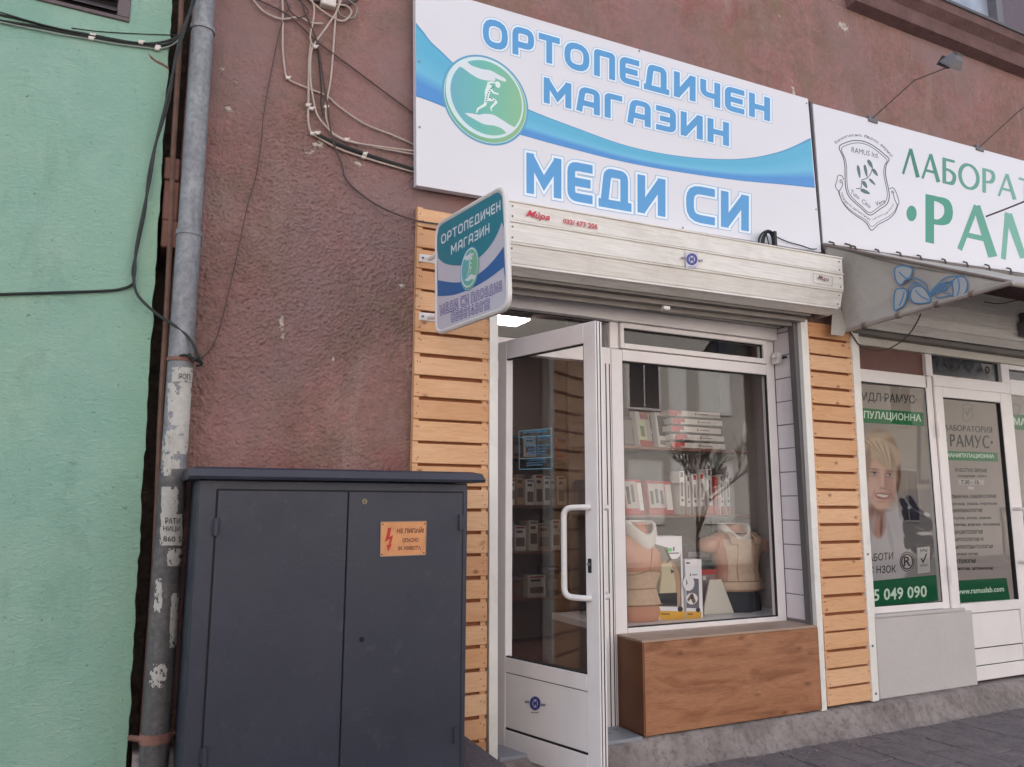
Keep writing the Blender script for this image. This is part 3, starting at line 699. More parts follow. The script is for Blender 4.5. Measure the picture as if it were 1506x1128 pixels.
# chipped brick showing at the edge
cp = [F(u, v, -.0215) for u, v in [(217, 78), (222, 86), (230, 92), (240, 97), (249, 103), (248, 99), (240, 93), (229, 88), (222, 82)]]
g = G(); g.prism([tuple(p) for p in cp], (0, .004, 0)); add('plaster_chip', g, M['brick'], GB)

# things in the gap: bricks, rusty strip
g = G()
def pxbox(u0, u1, v0, v1, y0, y1):
    a = F(u0, v1, y0); b = F(u1, v0, y0); return (a[0], b[0], y0, y1, a[2], b[2])
for k, (u0, u1, v0, v1) in enumerate([(241, 258, 234, 262), (238, 257, 268, 322), (236, 256, 326, 362)]):
    g = G(); b = pxbox(u0, u1+8, v0, v1, -.005, .3); g.box(*b, .006); add('gap_stone', g, M['brick'], BLD)
ra = F(268, -30, -.0); rb = F(212, 1130, -.0)
g = G(); n = 14
path = [tuple(ra*(1-t)+rb*t+np.array([.003*math.sin(t*19), 0, 0])) for t in np.linspace(0, 1, n)]
g.tube(path, .013, 8); solo('conduit', g, simple('conduit_brown', S(112, 86, 76), .9, var=.35, vscale=9, bump=.004), 'rusty brown conduit running up behind the drain pipe', 'conduit', None, True)

# ------------------------------------------------------------------ drain pipe
PY = -.055
pa = F(301, 0, PY); pb = F(227.5, 1100, PY); PR = .054
DP = thing('drain_pipe', 'grey galvanised drain pipe with torn flyers down the joint of the two buildings', 'drain pipe', (pb[0], PY, 0))
axis = lambda z: pb+(pa-pb)*((z-pb[2])/(pa[2]-pb[2]))
z_at = lambda u, v: F(u, v, PY-PR)[2]
zlow = z_at(255, 706)
def seg(z0, z1, r, mat, name, k=24, rings=None):
    zs = np.linspace(z0, z1, max(2, int((z1-z0)/.12))); g = G()
    g.tube([tuple(axis(z)) for z in zs], [r+.0012*mnoise.noise(Vector((z*6, 1, 2))) for z in zs], k); return add(name, g, mat, DP, True)
z52, z357 = z_at(296, 54), z_at(278, 357)
seg(zlow, z357+.06, PR, M['galv'], 'pipe_section'); seg(z357, z52+.07, PR-.003, M['galv'], 'pipe_section'); seg(z52, 7.2, PR-.006, M['galv'], 'pipe_section')
seg(-.02, zlow+.05, PR+.004, M['pipelow'], 'lower_pipe')
for zz in (z52+.07, z357+.06): seg(zz-.012, zz+.012, PR+.004, M['galv'], 'pipe_collar')
zc = z_at(232, 1088); seg(zc-.02, zc+.02, PR+.010, M['rust'], 'pipe_clamp')
zc2 = z_at(268, 527); seg(zc2-.008, zc2+.008, PR+.006, M['rust'], 'pipe_clamp')
g = G(); c = axis(zc); g.tube([(c[0]-.05, c[1]-.02, zc), (c[0]-.10, c[1]+.03, zc)], .012, 8); g.tube([(c[0]+.05, c[1]-.02, zc), (c[0]+.09, c[1]+.04, zc)], .010, 8); add('clamp_bolt', g, M['rust'], DP)
def onpipe(u, v, d=0.0, r=PR):
    q = F(u, v, PY-r*.6); c = axis(q[2]); dx = max(-r*.985, min(r*.985, q[0]-c[0])); return np.array([c[0]+dx*(1+d/r), c[1]-math.sqrt(r*r-dx*dx)*(1+d/r)-.0, q[2]])
def flyer(u0, u1, v0, v1, cut, seed, txt=None, r=PR, lean=0):
    nx, ny = 16, max(10, int((v1-v0)*.5)); g = G(); idx = {}
    for j in range(ny+1):
        for i in range(nx+1):
            u = u0+(u1-u0)*i/nx+lean*j/ny; v = v0+(v1-v0)*j/ny
            du = 1.2*mnoise.noise(Vector((i*.6, j*.5, seed))); idx[i, j] = len(g.v)
            q = onpipe(u+du, v+du, .0015, r); k = .88+.12*mnoise.noise(Vector((i*.3, j*.3, seed+9)))
            g.v.append(tuple(q)); g.c.append((*[c*k for c in S(206, 202, 196)[:3]], 1))
    for j in range(ny):
        for i in range(nx):
            e = min(i, nx-1-i)/nx*2; e2 = min(j, ny-1-j)/ny*2
            t = mnoise.noise(Vector((i*.35, j*.28, seed*3.3)))+.35*mnoise.noise(Vector((i*.9, j*.9, seed)))
            if t+min(e, .3)*1.0+min(e2, .3)*1.0 < cut: continue
            g.f.append((idx[i, j], idx[i+1, j], idx[i+1, j+1], idx[i, j+1]))
    o = add('flyer', g, M['paper'], DP, False, flat_print=True)
    if txt:
        g = G()
        for (s, quad) in txt: fonttext(g, s, quad, lambda u, v, d: onpipe(u, v, d, r), .003, S(60, 58, 60), .01)
        add('flyer_print', g, M['paper'], o, flat_print=True)
    return o
flyer(253, 285, 541, 562, -.05, 3, [('ЯОП', rect(262, 279, 558, 559, 551, 550))])
flyer(247, 285, 563, 626, .02, 5); flyer(245, 283, 628, 668, .18, 8); flyer(242, 264, 676, 706, -.1, 11, lean=-1)
flyer(238, 262, 716, 800, .0, 14, None, PR+.004, -3)
flyer(237, 268, 756, 802, -.25, 16, [('РАТИ', rect(243, 264, 770, 771, 762, 761)), ('НИЦИ', rect(240, 264, 782, 783, 774, 773)), ('860 5', rect(240, 266, 796, 797, 789, 788))], PR+.007)
flyer(258, 284, 590, 640, .3, 31); flyer(240, 256, 640, 700, .25, 33, None, PR+.003, -2); flyer(246, 268, 806, 832, .3, 37, None, PR+.006, -2); flyer(229, 240, 850, 900, .3, 41, None, PR+.005, -3); flyer(222, 246, 975, 1010, .34, 43, None, PR+.005, -3)
flyer(251, 263, 872, 952, .12, 21, None, PR+.004, -3)

# ================================================================== SIGNS
# ---- main board
YS = -.03
SIGN = thing('shop_sign', 'large white and blue banner sign with a round green hands emblem above the shop door', 'sign', F(900, 350, YS))
cor = [(610.8, -24.2), (1188, 145.3), (1207.9, 371.1), (612.5, 272.3)]
g = G(); g.prism([F(u, v, YS) for u, v in cor], (0, .045, 0)); add('panel', g, M['signbody'], SIGN)
P = lambda u, v, d=0.0: F(u, v, YS-.0006-d)
# swoosh, printed with its own blended blues
top = smoothline([(611.6, 33), (623, 47), (634, 61.4), (649.5, 75.8), (672, 97), (715, 130), (778, 161), (843, 186.3), (924, 214.7), (1005, 230), (1086, 233.7), (1147, 222.8), (1192.2, 202.8)], 10)
bot = smoothline([(612, 141.8), (630, 148), (652.7, 157), (675, 166), (700, 175), (730, 187), (770, 199.5), (843, 219.5), (924, 239.5), (1005, 254), (1086, 265.3), (1147, 271), (1198.6, 276.3)], 10)
c_t, c_m, c_b = S(96, 178, 212), S(112, 188, 220), S(84, 148, 212)
g = G()
nn = len(top)
for i in range(nn):
    ts = (0, .06, .3, .62, .8, .97, 1)
    cs = (S(72, 140, 190), c_t, c_t, c_m, c_b, c_b, S(70, 128, 186))
    for t, c in zip(ts, cs):
        q = np.array(top[i])*(1-t)+np.array(bot[i])*t; g.v.append(tuple(P(*q))); g.c.append(c)
g.f += [(i*7+k, i*7+k+1, (i+1)*7+k+1, (i+1)*7+k) for i in range(nn-1) for k in range(6)]
add('swoosh', g, M['prt'], SIGN, flat_print=True)
# emblem artwork in unit-circle coordinates
ec = F(715, 147.2, YS); eR = .2755
def z7(x, y):
    q = F(640+x*.13298, 70+y*.13298, YS); return ((q[0]-ec[0])/eR, (q[2]-ec[2])/eR)
HAND_T = [z7(*p) for p in [(255, 205), (330, 150), (400, 200), (520, 240), (610, 255), (700, 305), (770, 345), (780, 378), (740, 372), (690, 352), (655, 338), (662, 368), (560, 365), (470, 340), (380, 285), (300, 225)]]
HAND_B = [z7(*p) for p in [(330, 725), (400, 730), (480, 745), (540, 735), (640, 745), (720, 790), (820, 855), (890, 900), (800, 950), (740, 900), (650, 865), (540, 850), (440, 800), (360, 755)]]
RUN = [([(600, 410), (575, 500), (565, 590)], [30, 34, 20]), ([(575, 395), (625, 385), (665, 390)], [14, 12, 9]), ([(600, 440), (640, 500), (700, 518)], [16, 13, 9]),
       ([(575, 575), (640, 578), (680, 605)], [22, 19, 14]), ([(680, 600), (625, 655), (612, 672), (622, 705)], [15, 12, 9, 6]), ([(565, 570), (548, 635), (470, 680), (452, 725)], [22, 17, 12, 6])]
def emblem(parent, PU, mats=M['prt'], d0=.0010):
    circ = lambda r, cx=0, cy=0, n=56: [(cx+r*math.cos(2*math.pi*i/n), cy+r*math.sin(2*math.pi*i/n)) for i in range(n)]
    def disc(pts, d, col):
        g = G(); q = [PU(a, b, d) for a, b in pts]
        m = len(pts); cx = sum(p[0] for p in pts)/m; cy = sum(p[1] for p in pts)/m
        g.v = [tuple(PU(cx, cy, d))]+[tuple(p) for p in q]
        f = col if callable(col) else (lambda p: col)
        g.c = [f((cx, cy))]+[f(p) for p in pts]; g.f = [(0, 1+i, 1+(i+1) % m) for i in range(m)]; return g
    base = disc(circ(1.0), d0, S(100, 162, 196)); E = add('emblem', base, mats, parent, flat_print=True)
    add('ring', disc(circ(.955), d0+.0004, S(196, 230, 234)), mats, E, flat_print=True)
    add('ring', disc(circ(.94), d0+.0008, lambda p: lerp(S(150, 190, 140), S(104, 176, 150), max(0, min(1, .5-.5*p[0])))), mats, E, flat_print=True)
    add('ring', disc(circ(.90, -.02, .05), d0+.0012, S(214, 232, 236)), mats, E, flat_print=True)
    gg = G(); R2 = circ(.83, .015, .055, 48); m = 48
    gc = lambda p: lerp(lerp(S(112, 176, 196), S(112, 188, 176), min(1, max(0, (p[0]+.85)/.8))), S(140, 190, 150), min(1, max(0, (p[0]+.1)/.9)))
    for k in range(7):
        r = k/6
        for a, b in R2: q = (.015+(a-.015)*r, .055+(b-.055)*r); gg.v.append(tuple(PU(*q, d0+.0016))); gg.c.append(gc(q))
    gg.f = [(k*m+i, k*m+(i+1) % m, (k+1)*m+(i+1) % m, (k+1)*m+i) for k in range(6) for i in range(m)]
    add('disc', gg, mats, E, flat_print=True)
    for H in (HAND_T, HAND_B):
        gg = G(); pp = smoothline(H, 3, True); gg.poly([PU(*p, d0+.0020) for p in pp], [S(222, 228, 234)]*len(pp)); add('hand', gg, mats, E, flat_print=True)
    gg = G()
    for k, (pts, ws) in enumerate(RUN):
        pu = [z7(*p) for p in pts]; sc = .13298*.0037/eR
        vs, fs = ribbon(pu, [w*.001785 for w in ws]); gg._add([PU(*v, d0+.0021+.00008*k) for v in vs], fs, [S(226, 240, 236)]*len(vs))
    h = z7(690, 412); cc = [(h[0]+.062*math.cos(t), h[1]+.075*math.sin(t)) for t in np.linspace(0, 6.283, 15)[:-1]]
    gg.poly([PU(*p, d0+.0027) for p in cc], [S(226, 240, 236)]*14)
    for p in [(640, 440), (615, 455), (598, 475), (586, 500), (576, 525), (570, 550), (566, 575), (562, 600), (600, 555), (625, 570), (650, 590)]:
        a = z7(*p); gg.poly([PU(a[0]+dx, a[1]+dz, d0+.0028) for dx, dz in ((-.016, -.012), (.016, -.012), (.016, .012), (-.016, .012))], [S(70, 92, 110)]*4)
    add('running_figure', gg, mats, E, flat_print=True)
emblem(SIGN, lambda a, b, d=0.0: np.array([ec[0]+a*eR, YS-d, ec[2]+b*eR]))
z4 = lambda x, y: (600+x*.40504, 0+y*.40526)
BL, WH, LN = S(92, 158, 212), S(232, 240, 248), S(128, 178, 214)
for s, quad in (('ОРТОПЕДИЧЕН', [(272, 166), (1315, 441), (1315, 356), (272, 60)]), ('МАГАЗИН', [(493, 372), (1166, 531), (1166, 446), (493, 279)]), ('МЕДИ СИ', [(430, 700), (1238, 840), (1238, 711), (430, 553)])):
    q = [z4(*p) for p in quad]
    gs = blocktext(s, q, lambda u, v, d: P(u, v, d), [(.078, LN, .0004), (.062, WH, .0008), (0, BL, .0012)], gap=.17, space=.42)
    L = add('lettering', gs[0], M['prt'], SIGN, flat_print=True)
    add('letter_rim', gs[1], M['prt'], L, flat_print=True); add('letter_face', gs[2], M['prt'], L, flat_print=True)
for u, v in [(617, 187), (1200, 308), (940, 75), (1004, 335), (617, 90), (1186, 152)]:
    g = G(); q = F(u, v, YS); g.tube([(q[0], YS-.004, q[2]), (q[0], YS+.002, q[2])], .007, 8); add('screw', g, M['chrome'], SIGN)

# ---- neighbour's board
RS = thing('lab_sign', 'white laboratory sign with green letters and a leaf shield crest', 'sign', F(1350, 380, YS))
a, b = (1195.5, 152.3), (1211, 358); qa, qb = F(*a, YS), F(*b, YS)
qc, qd = F(1506, 401.5, YS), F(1506, 236.5, YS)
ext = 1.9
g = G(); g.prism([qa, qa+(qd-qa)*ext, qb+(qc-qb)*ext, qb], (0, .05, 0)); add('panel', g, M['signbody'], RS)
g = G(); g.tube([tuple(F(1191.3, 150, -.012)), tuple(F(1209, 366, -.012))], .012, 6); add('edge_strip', g, M['signedge'], RS)
z5 = lambda x, y: (1190+x*.44318, y*.44326)
TG, TG2 = S(64, 132, 112), S(74, 150, 128)
Pz5 = lambda x, y, d=0.0: P(*z5(x, y), d)
g = G(); humanist(g, 'ЛАБОРАТ', [(310, 577), (742, 676), (742, 600), (310, 487)], Pz5, 0, lambda t: lerp(S(56, 128, 106), S(122, 178, 160), t))  # letters pale towards the right: reflected glare mixed into their green
humanist(g, 'ОРИЯ', [(762, 682), (1000, 736), (1000, 668), (762, 606)], Pz5, 0, S(122, 178, 160)); add('lettering', g, M['prt'], RS, flat_print=True)
g = G(); humanist(g, 'РАМ', [(386, 803), (785, 891), (785, 735), (386, 643)], Pz5, 0, lambda t: lerp(S(66, 148, 124), S(128, 184, 164), t), .095, .055)  # lower word too: the glare fade is painted into its green
humanist(g, 'УС', [(800, 895), (1020, 943), (1020, 790), (800, 739)], Pz5, 0, S(128, 184, 164), .095, .055)
g.poly([Pz5(340+17*math.cos(t), 708+26*math.sin(t)) for t in np.linspace(0, 6.283, 21)[:-1]], [TG2]*20); add('lettering', g, M['prt'], RS, flat_print=True)
z6 = lambda x, y: (1210+x*.15064, 180+y*.15071)
Pz6 = lambda x, y, d=0.0: P(*z6(x, y), d)
DK = S(78, 78, 86); g = G()
outer_top = [(160, 240), (230, 195), (330, 176), (430, 195), (520, 245), (600, 310), (648, 360)]
outl = outer_top+[(622, 410), (612, 480), (622, 560), (640, 640), (650, 720), (628, 795), (560, 845), (462, 905), (380, 840), (300, 770), (245, 705), (222, 620), (218, 520), (216, 430), (200, 340)]
strokeline(g, outl, 4.5, Pz6, 0, DK, True, 4)
cx_, cz_ = 420, 540
strokeline(g, [(cx_+(x-cx_)*.915, cz_+(y-cz_)*.935) for x, y in outl], 3.2, Pz6, .0001, DK, True, 4)
strokeline(g, [(205, 560), (185, 520), (150, 520), (138, 570), (124, 625), (158, 668), (190, 620), (192, 580), (175, 560), (168, 580), (186, 592)], 3.5, Pz6, .0002, DK)
strokeline(g, [(650, 650), (685, 638), (715, 680), (745, 775), (728, 800), (700, 745), (690, 700), (672, 680), (682, 670), (694, 690)], 3.5, Pz6, .0002, DK)
strokeline(g, [(158, 668), (185, 760), (250, 850), (340, 920), (420, 975), (477, 1052), (545, 995), (640, 945), (705, 880), (735, 800)], 4, Pz6, .0002, DK)
strokeline(g, [(150, 665), (178, 745), (245, 830), (335, 900), (425, 955), (477, 1018), (545, 970), (635, 922), (700, 865), (730, 800)], 2.5, Pz6, .0003, DK)
CR = add('crest', g, M['prt'], RS, flat_print=True)
g = G(); LF = S(88, 112, 116)
strokeline(g, [(325, 645), (370, 640), (380, 590), (385, 560), (430, 545), (465, 505), (482, 455), (478, 430)], 4.5, Pz6, 0, LF)
for (x, y, l, w, a) in [(353, 480, 66, 20, 80), (420, 472, 62, 20, 78), (464, 405, 48, 24, 60), (512, 487, 44, 22, 55), (484, 580, 44, 17, 45), (412, 606, 40, 24, 60), (415, 675, 52, 25, 25)]:
    ca, sa = math.cos(math.radians(a)), math.sin(math.radians(a))
    pp = [(x+l*math.cos(t)*ca-.72*w*math.sin(t)*(1-.3*math.cos(t))*sa, y+l*math.cos(t)*sa+.72*w*math.sin(t)*(1-.3*math.cos(t))*ca) for t in np.linspace(0, 6.283, 17)[:-1]]
    g.poly([Pz6(*p, .0002) for p in pp], [LF]*16)
add('leaf_sprig', g, M['prt'], CR, flat_print=True)
g = G(); arctext(g, 'Безопасно, бързо, вярно!', smoothline([(132, 215), (225, 158), (330, 142), (440, 162), (535, 215), (615, 285), (660, 345)], 6), 34, Pz6, 0, DK, .008)
fonttext(g, 'RAMUS ltd.', [(280, 290), (545, 350), (548, 300), (283, 238)], Pz6, 0, DK, .0)
fonttext(g, 'Tuto', [(268, 690), (352, 757), (362, 715), (280, 650)], Pz6, 0, DK, .006); fonttext(g, 'Cito', [(378, 782), (462, 842), (470, 800), (390, 742)], Pz6, 0, DK, .006)
fonttext(g, 'Vere', [(520, 818), (612, 784), (606, 742), (510, 776)], Pz6, 0, DK, .006)
arctext(g, 'медицинско диагностична', smoothline([(170, 690), (205, 770), (280, 838), (370, 902), (455, 962)], 6), 24, Pz6, 0, S(110, 108, 116), .004)
arctext(g, 'лаборатория Рамус', smoothline([(492, 962), (560, 925), (640, 888), (705, 800)], 6), 24, Pz6, 0, S(110, 108, 116), .004)
add('crest_lettering', g, M['prt'], CR, flat_print=True)
for u, v in [(1283, 177), (1440, 219)]:
    g = G(); q = F(u, v, YS); g.box(q[0]-.05, q[0]+.05, YS-.012, YS+.02, q[2]-.02, q[2]+.03, .003); add('clamp', g, M['pmetal'], RS)

# ---- projecting double sided sign
fx, nx_ = np.array([1.42, -.10, 0]), np.array([1.466, -.85, 0]); hd = (nx_-fx)/np.linalg.norm(nx_-fx); hn = np.array([hd[1], -hd[0], 0]); hn = hn if hn[0] < 0 else -hn
HP = lambda u, v, d=0.0: onplane(u, v, fx, hn)+hn*d
zh = lambda x, y: (600+x*.23904, 260+y*.23897)
HPz = lambda x, y, d=0.0: HP(*zh(x, y), d)
cs = [HPz(178, 972), HPz(178, 300), HPz(604, 52), HPz(630, 808)]
HS = thing('projecting_sign', 'small white framed shop sign projecting from the slatted wall at the left of the door', 'sign', (fx[0], -.45, cs[0][2]))
cs = [np.array([c[0], c[1], c[2]]) for c in cs]
ins = lambda k: fillet([sum(cs)/4+(c-sum(cs)/4)*k for c in cs], .075, True, 6)
g = G(); g.tube(ins(.985), .014, 8, closed=True); add('frame', g, M['pvc'], HS, True)
g = G(); g.prism([p+hn*.008 for p in ins(.965)], -hn*.016); add('panel', g, simple('sign_lilac_white', S(205, 200, 212), .4), HS)
Hq = lambda x, y, d=0.0: HPz(x, y, .0086+d)
# the printed field: clip every colour band to the rounded panel by building it from strips between curves
inn = ins(.95)
sl = lambda p: float(np.dot(np.array(p)-cs[0], hd)); pl = [(sl(p), p[2]) for p in inn]
def zspan(s):
    zs = []
    for i in range(len(pl)):
        a, b = pl[i], pl[(i+1) % len(pl)]
        if (a[0]-s)*(b[0]-s) <= 0 and a[0] != b[0]: zs.append(a[1]+(b[1]-a[1])*(s-a[0])/(b[0]-a[0]))
    return min(zs), max(zs)
def curve_st(pts):
    q = [Hq(*p) for p in smoothline(pts, 8)]; return np.array([sl(p) for p in q]), np.array([p[2] for p in q])
smin, smax = min(p[0] for p in pl)+.002, max(p[0] for p in pl)-.002
def band(lo, hi, col, d):
    g = G(); rows = []
    for s in np.linspace(smin, smax, 40):
        z0, z1 = zspan(s)
        a = z0 if lo is None else np.interp(s, *lo); b = z1 if hi is None else np.interp(s, *hi)
        a = min(max(a, z0), z1); b = min(max(b, z0), z1); p = cs[0]+hd*s+hn*(.0086+d)
        rows.append([(p[0], p[1], a), (p[0], p[1], b)])
    for i in range(len(rows)-1):
        if rows[i][1][2]-rows[i][0][2] < 1e-5 and rows[i+1][1][2]-rows[i+1][0][2] < 1e-5: continue
        g._add([rows[i][0], rows[i+1][0], rows[i+1][1], rows[i][1]], [(0, 1, 2, 3)], [col]*4)
    return g
teal = curve_st([(178, 480), (205, 512), (240, 536), (300, 547), (360, 543), (430, 512), (500, 447), (560, 352), (600, 240), (640, 80)])
b_hi = curve_st([(178, 632), (205, 640), (300, 652), (380, 637), (470, 580), (540, 510), (600, 430), (640, 370)]); b_lo = curve_st([(178, 732), (205, 736), (300, 726), (400, 688), (480, 645), (540, 604), (600, 556), (640, 520)])
add('print_band', band(teal, None, S(44, 132, 150), 0), M['prt'], HS, flat_print=True)
add('print_band', band(b_lo, b_hi, S(56, 108, 168), 0), M['prt'], HS, flat_print=True)
for s, quad in (('ОРТОПЕДИЧЕН', [(215, 420), (580, 206), (580, 146), (213, 362)]), ('МАГАЗИН', [(275, 482), (512, 346), (512, 286), (275, 424)])):
    add('lettering', blocktext(s, quad, Hq, [(0, S(222, 228, 236), .0006)], a=.085, gap=.2)[0], M['prt'], HS, flat_print=True)
for s, quad in (('МЕДИ СИ ПЛОВДИВ', [(210, 856), (588, 700), (588, 640), (205, 795)]), ('0888148012', [(275, 898), (512, 812), (512, 750), (275, 838)])):
    gs = blocktext(s, quad, Hq, [(.05, S(92, 80, 150), .0003), (-.045, S(216, 210, 224), .0007)], a=.10, gap=.24, space=.4)
    L = add('lettering', gs[0], M['prt'], HS, flat_print=True); add('letter_face', gs[1], M['prt'], L, flat_print=True)
eh = Hq(390, 568); ehs = sl(eh); ehr = (sl(Hq(448, 545))-sl(Hq(332, 590)))/2; ehz = (HPz(390, 440)[2]-HPz(390, 702)[2])/2
emblem(HS, lambda a, b, d=0.0: cs[0]+hd*(ehs+a*ehr)+hn*(.0086+d)+np.array([0, 0, eh[2]-cs[0][2]+b*ehz]), d0=.0010)
for (u, v) in ((616, 373), (616, 459)):
    g = G(); q = F(u, v+6, -.001); g.box(q[0], q[0]+.11, -.008, -.001, q[2]-.022, q[2]+.022, .002)
    t = cs[1]*.15+cs[0]*.85 if v > 400 else cs[1]*.72+cs[0]*.28
    g.tube([(q[0]+.055, -.008, q[2]), tuple(t+hd*.012)], .013, 6); B = add('bracket', g, M['pvc'], HS)
    s = G(); s.tube([(q[0]+.02, -.012, q[2]), (q[0]+.02, -.006, q[2])], .006, 6); add('screw', s, M['signedge'], B)
# ================================================================== TIMBER CLADDING
def cladding(label, x0, x1, z_lo, gaps, loc):
    T = thing('timber_cladding', label, 'cladding', loc)
    g = G()
    bw = .035
    g.box(x0+.004, x0+bw, .012, .046, z_lo, gaps[-1]); g.box(x1-bw, x1-.004, .012, .046, z_lo, gaps[-1]); 
    add('batten', g, M['pine'], T)
    g = G(); g.box(x0+bw+.001, x1-bw-.001, .026, .0488, z_lo, gaps[-1]); add('backing_board', g, simple('backing_board', S(150, 92, 60), .9, var=.2), T)
    meshes = {}
    for i in range(len(gaps)-1):
        z0, z1 = gaps[i], gaps[i+1]; h = (z1-z0)-random.uniform(.013, .021); hk = round(h, 3)
        if hk not in meshes:
            g = G(); g.box(x0, x1, -.0, .0195, 0, hk, .0025); g.v = [(a, b-.0, c) for a, b, c in g.v]
            o = add('slat', g, M['pine'], T)
            meshes[hk] = o.data
        else:
            o = bpy.data.objects.new('slat', meshes[hk]); COL.objects.link(o); o.parent = T
        o.location = (0, random.uniform(-.003, .0), z0+.004)
        o.rotation_euler = (random.uniform(-.012, .012), random.uniform(-.0012, .0012), 0)
        # mesh carries the offset of its thing; z of the mesh starts at 0
        o.location = (o.location[0], o.location[1], z0+.004)
    g = G()
    for i in range(len(gaps)-1):
        for x in (x0+.02, x1-.02, x0+.028, x1-.03):
            xx, zz = x+random.uniform(-.006, .006), gaps[i]+random.choice((.03, .075))+random.uniform(-.008, .008)
            g.tube([(xx, -.0042, zz), (xx, .004, zz)], .0032, 6)
    add('nail', g, simple('nail_head', S(96, 72, 56), .6), T, kind='stuff')
    for o in T.children:
        if o.name.startswith('slat'): o.location = (o.location[0], o.location[1], o.location[2])
    return T
gl = [.145]+[.145+.1175*k for k in range(1, 27)]
gl = [.258-.1175*1+.1175*k for k in range(0, 26)]
T1 = cladding('larch slat cladding left of the door, behind the grey cabinet and projecting sign', 1.335, 1.772, .14, [z for z in gl], (1.55, 0, 0))
gr = [.163+.1175*k for k in range(0, 23)]
T2 = cladding('larch slat cladding strip between the two shop fronts', 4.212, 4.652, .165, gr, (4.43, 0, 0))

# ================================================================== ROLLER SHUTTER of the orthopaedic shop
RSH = thing('roller_shutter', 'cream roller shutter box with white side rails above the orthopaedic shop front', 'roller shutter', (3.0, 0, .15))
X0, X1, TL = 1.785, 4.372, .0456
def sweep(prof, x0, x1, tilt, ybow=0):
    r = []
    for x in np.linspace(x0, x1, 9):
        dz = tilt*(x-X0)/(X1-X0); r.append([(x, y, z+dz) for y, z in prof])
    return r
pan = [(3.124, 3.008, -.2, -.2), (3.008, 2.884, -.2, -.2), (2.884, 2.768, -.2, -.172), (2.768, 2.727, -.172, -.085)]
for k, (zt, zb, yt, yb) in enumerate(pan):
    e1 = X1-(0 if k < 2 else .012 if k == 2 else .035)
    d = np.array([yb-yt, zb-zt]); d /= np.linalg.norm(d); nrm = np.array([d[1], -d[0]])   # outward (-y)
    if nrm[0] > 0: nrm = -nrm
    A, B = np.array([yt, zt]), np.array([yb, zb])
    prof = [A+nrm*.000, A+nrm*.010+d*.002, A+nrm*.010+d*.010, A+d*.014+nrm*.002, B-d*.006+nrm*.001, B-d*.002-nrm*.006, B-nrm*.02, A-nrm*.02]
    g = G(); g.loft(sweep([tuple(p) for p in prof], X0, e1, TL)); PNL = add('box_panel', g, M['shutter'], RSH)
    if k < 3:
        for xx in (X0+.03, e1-.03):
            for f in (.3, .8):
                q = A+(B-A)*f; s = G(); zz = q[1]+TL*(xx-X0)/(X1-X0); s.tube([(xx, q[0]-.004, zz), (xx, q[0]+.002, zz)], .006, 6); add('rivet', s, M['pmetal'], PNL)
prof = [(-.19, 3.12), (-.19, 2.89), (-.165, 2.775), (-.085, 2.735), (.045, 2.735), (.045, 3.12)]
for xx, n_ in ((X0+.002, 'end_cap'), (X1-.03, 'end_cap')):
    g = G(); dz = TL*(xx-X0)/(X1-X0); g.prism([(xx, y, z+dz) for y, z in prof], (.02, 0, 0)); add(n_, g, M['shutter'], RSH)
g = G(); g.loft(sweep([(-.19, 3.118), (-.19, 3.128), (.02, 3.14), (.02, 3.118)], X0, X1, TL)); add('box_lid', g, M['shutter'], RSH)
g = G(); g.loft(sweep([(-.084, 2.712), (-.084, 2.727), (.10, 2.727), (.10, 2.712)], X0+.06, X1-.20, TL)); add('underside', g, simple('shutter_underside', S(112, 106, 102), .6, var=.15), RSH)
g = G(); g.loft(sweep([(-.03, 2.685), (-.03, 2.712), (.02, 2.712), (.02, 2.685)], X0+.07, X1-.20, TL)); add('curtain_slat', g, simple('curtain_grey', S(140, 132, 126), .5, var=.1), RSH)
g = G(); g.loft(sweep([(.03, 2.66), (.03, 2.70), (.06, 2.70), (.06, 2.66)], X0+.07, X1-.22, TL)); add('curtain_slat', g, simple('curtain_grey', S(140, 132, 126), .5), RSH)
q = F(977, 454, -.03); g = G(); g.box(q[0]-.025, q[0]+.025, -.06, -.03, q[2]-.012, q[2]+.012, .003); add('end_stop', g, M['pvc'], RSH)
# side rails
for (a, b, c, d) in (((720.6, 455), (732.4, 455), (731.9, 1124), (719.2, 1126)), ((1177.4, 470), (1187.2, 470), (1216.4, 1044.5), (1208.6, 1046))):
    y0 = -.012; g = G(); g.prism([F(*p, y0) for p in (a, b, c, d)], (0, .05, 0)); R_ = add('guide_rail', g, M['rail'], RSH)
    g = G()
    if a[0] > 1000: g.prism([F(*p, .02) for p in ((1166, 470), (1178.5, 470), (1208.6, 1040), (1200, 1032))], (0, .05, 0)); add('rail_channel', g, simple('rail_channel', S(96, 92, 92), .5), R_)
# printed labels on the box
yF = -.2125
PB = lambda u, v, d=0.0: F(u, v, yF-d)
zb_ = lambda x, y: (740+x/2.789, 290+y/2.789)
PBz = lambda x, y, d=0.0: PB(*zb_(x, y), d)
RED = S(196, 52, 70)
g = G(); fonttext(g, 'Mùpa', [(92, 86), (192, 104), (192, 70), (98, 50)], PBz, .0, RED, .022, .35); fonttext(g, '032/ 673 206', [(246, 106), (388, 132), (388, 110), (246, 87)], PBz, 0, RED, .03)
add('label_print', g, M['prt'], RSH, flat_print=True)
g = G(); fonttext(g, 'Mùpa', [(1290, 340), (1335, 350), (1337, 330), (1294, 318)], PBz, 0, S(120, 60, 60), .01, .35)
for a, b in (((1272, 312), (1350, 326)), ((1350, 326), (1350, 364)), ((1350, 364), (1272, 350)), ((1272, 350), (1272, 312))): strokeline(g, [a, b], .8, PBz, .0001, S(150, 138, 130), sm=0)
add('label_print', g, M['prt'], RSH, flat_print=True)
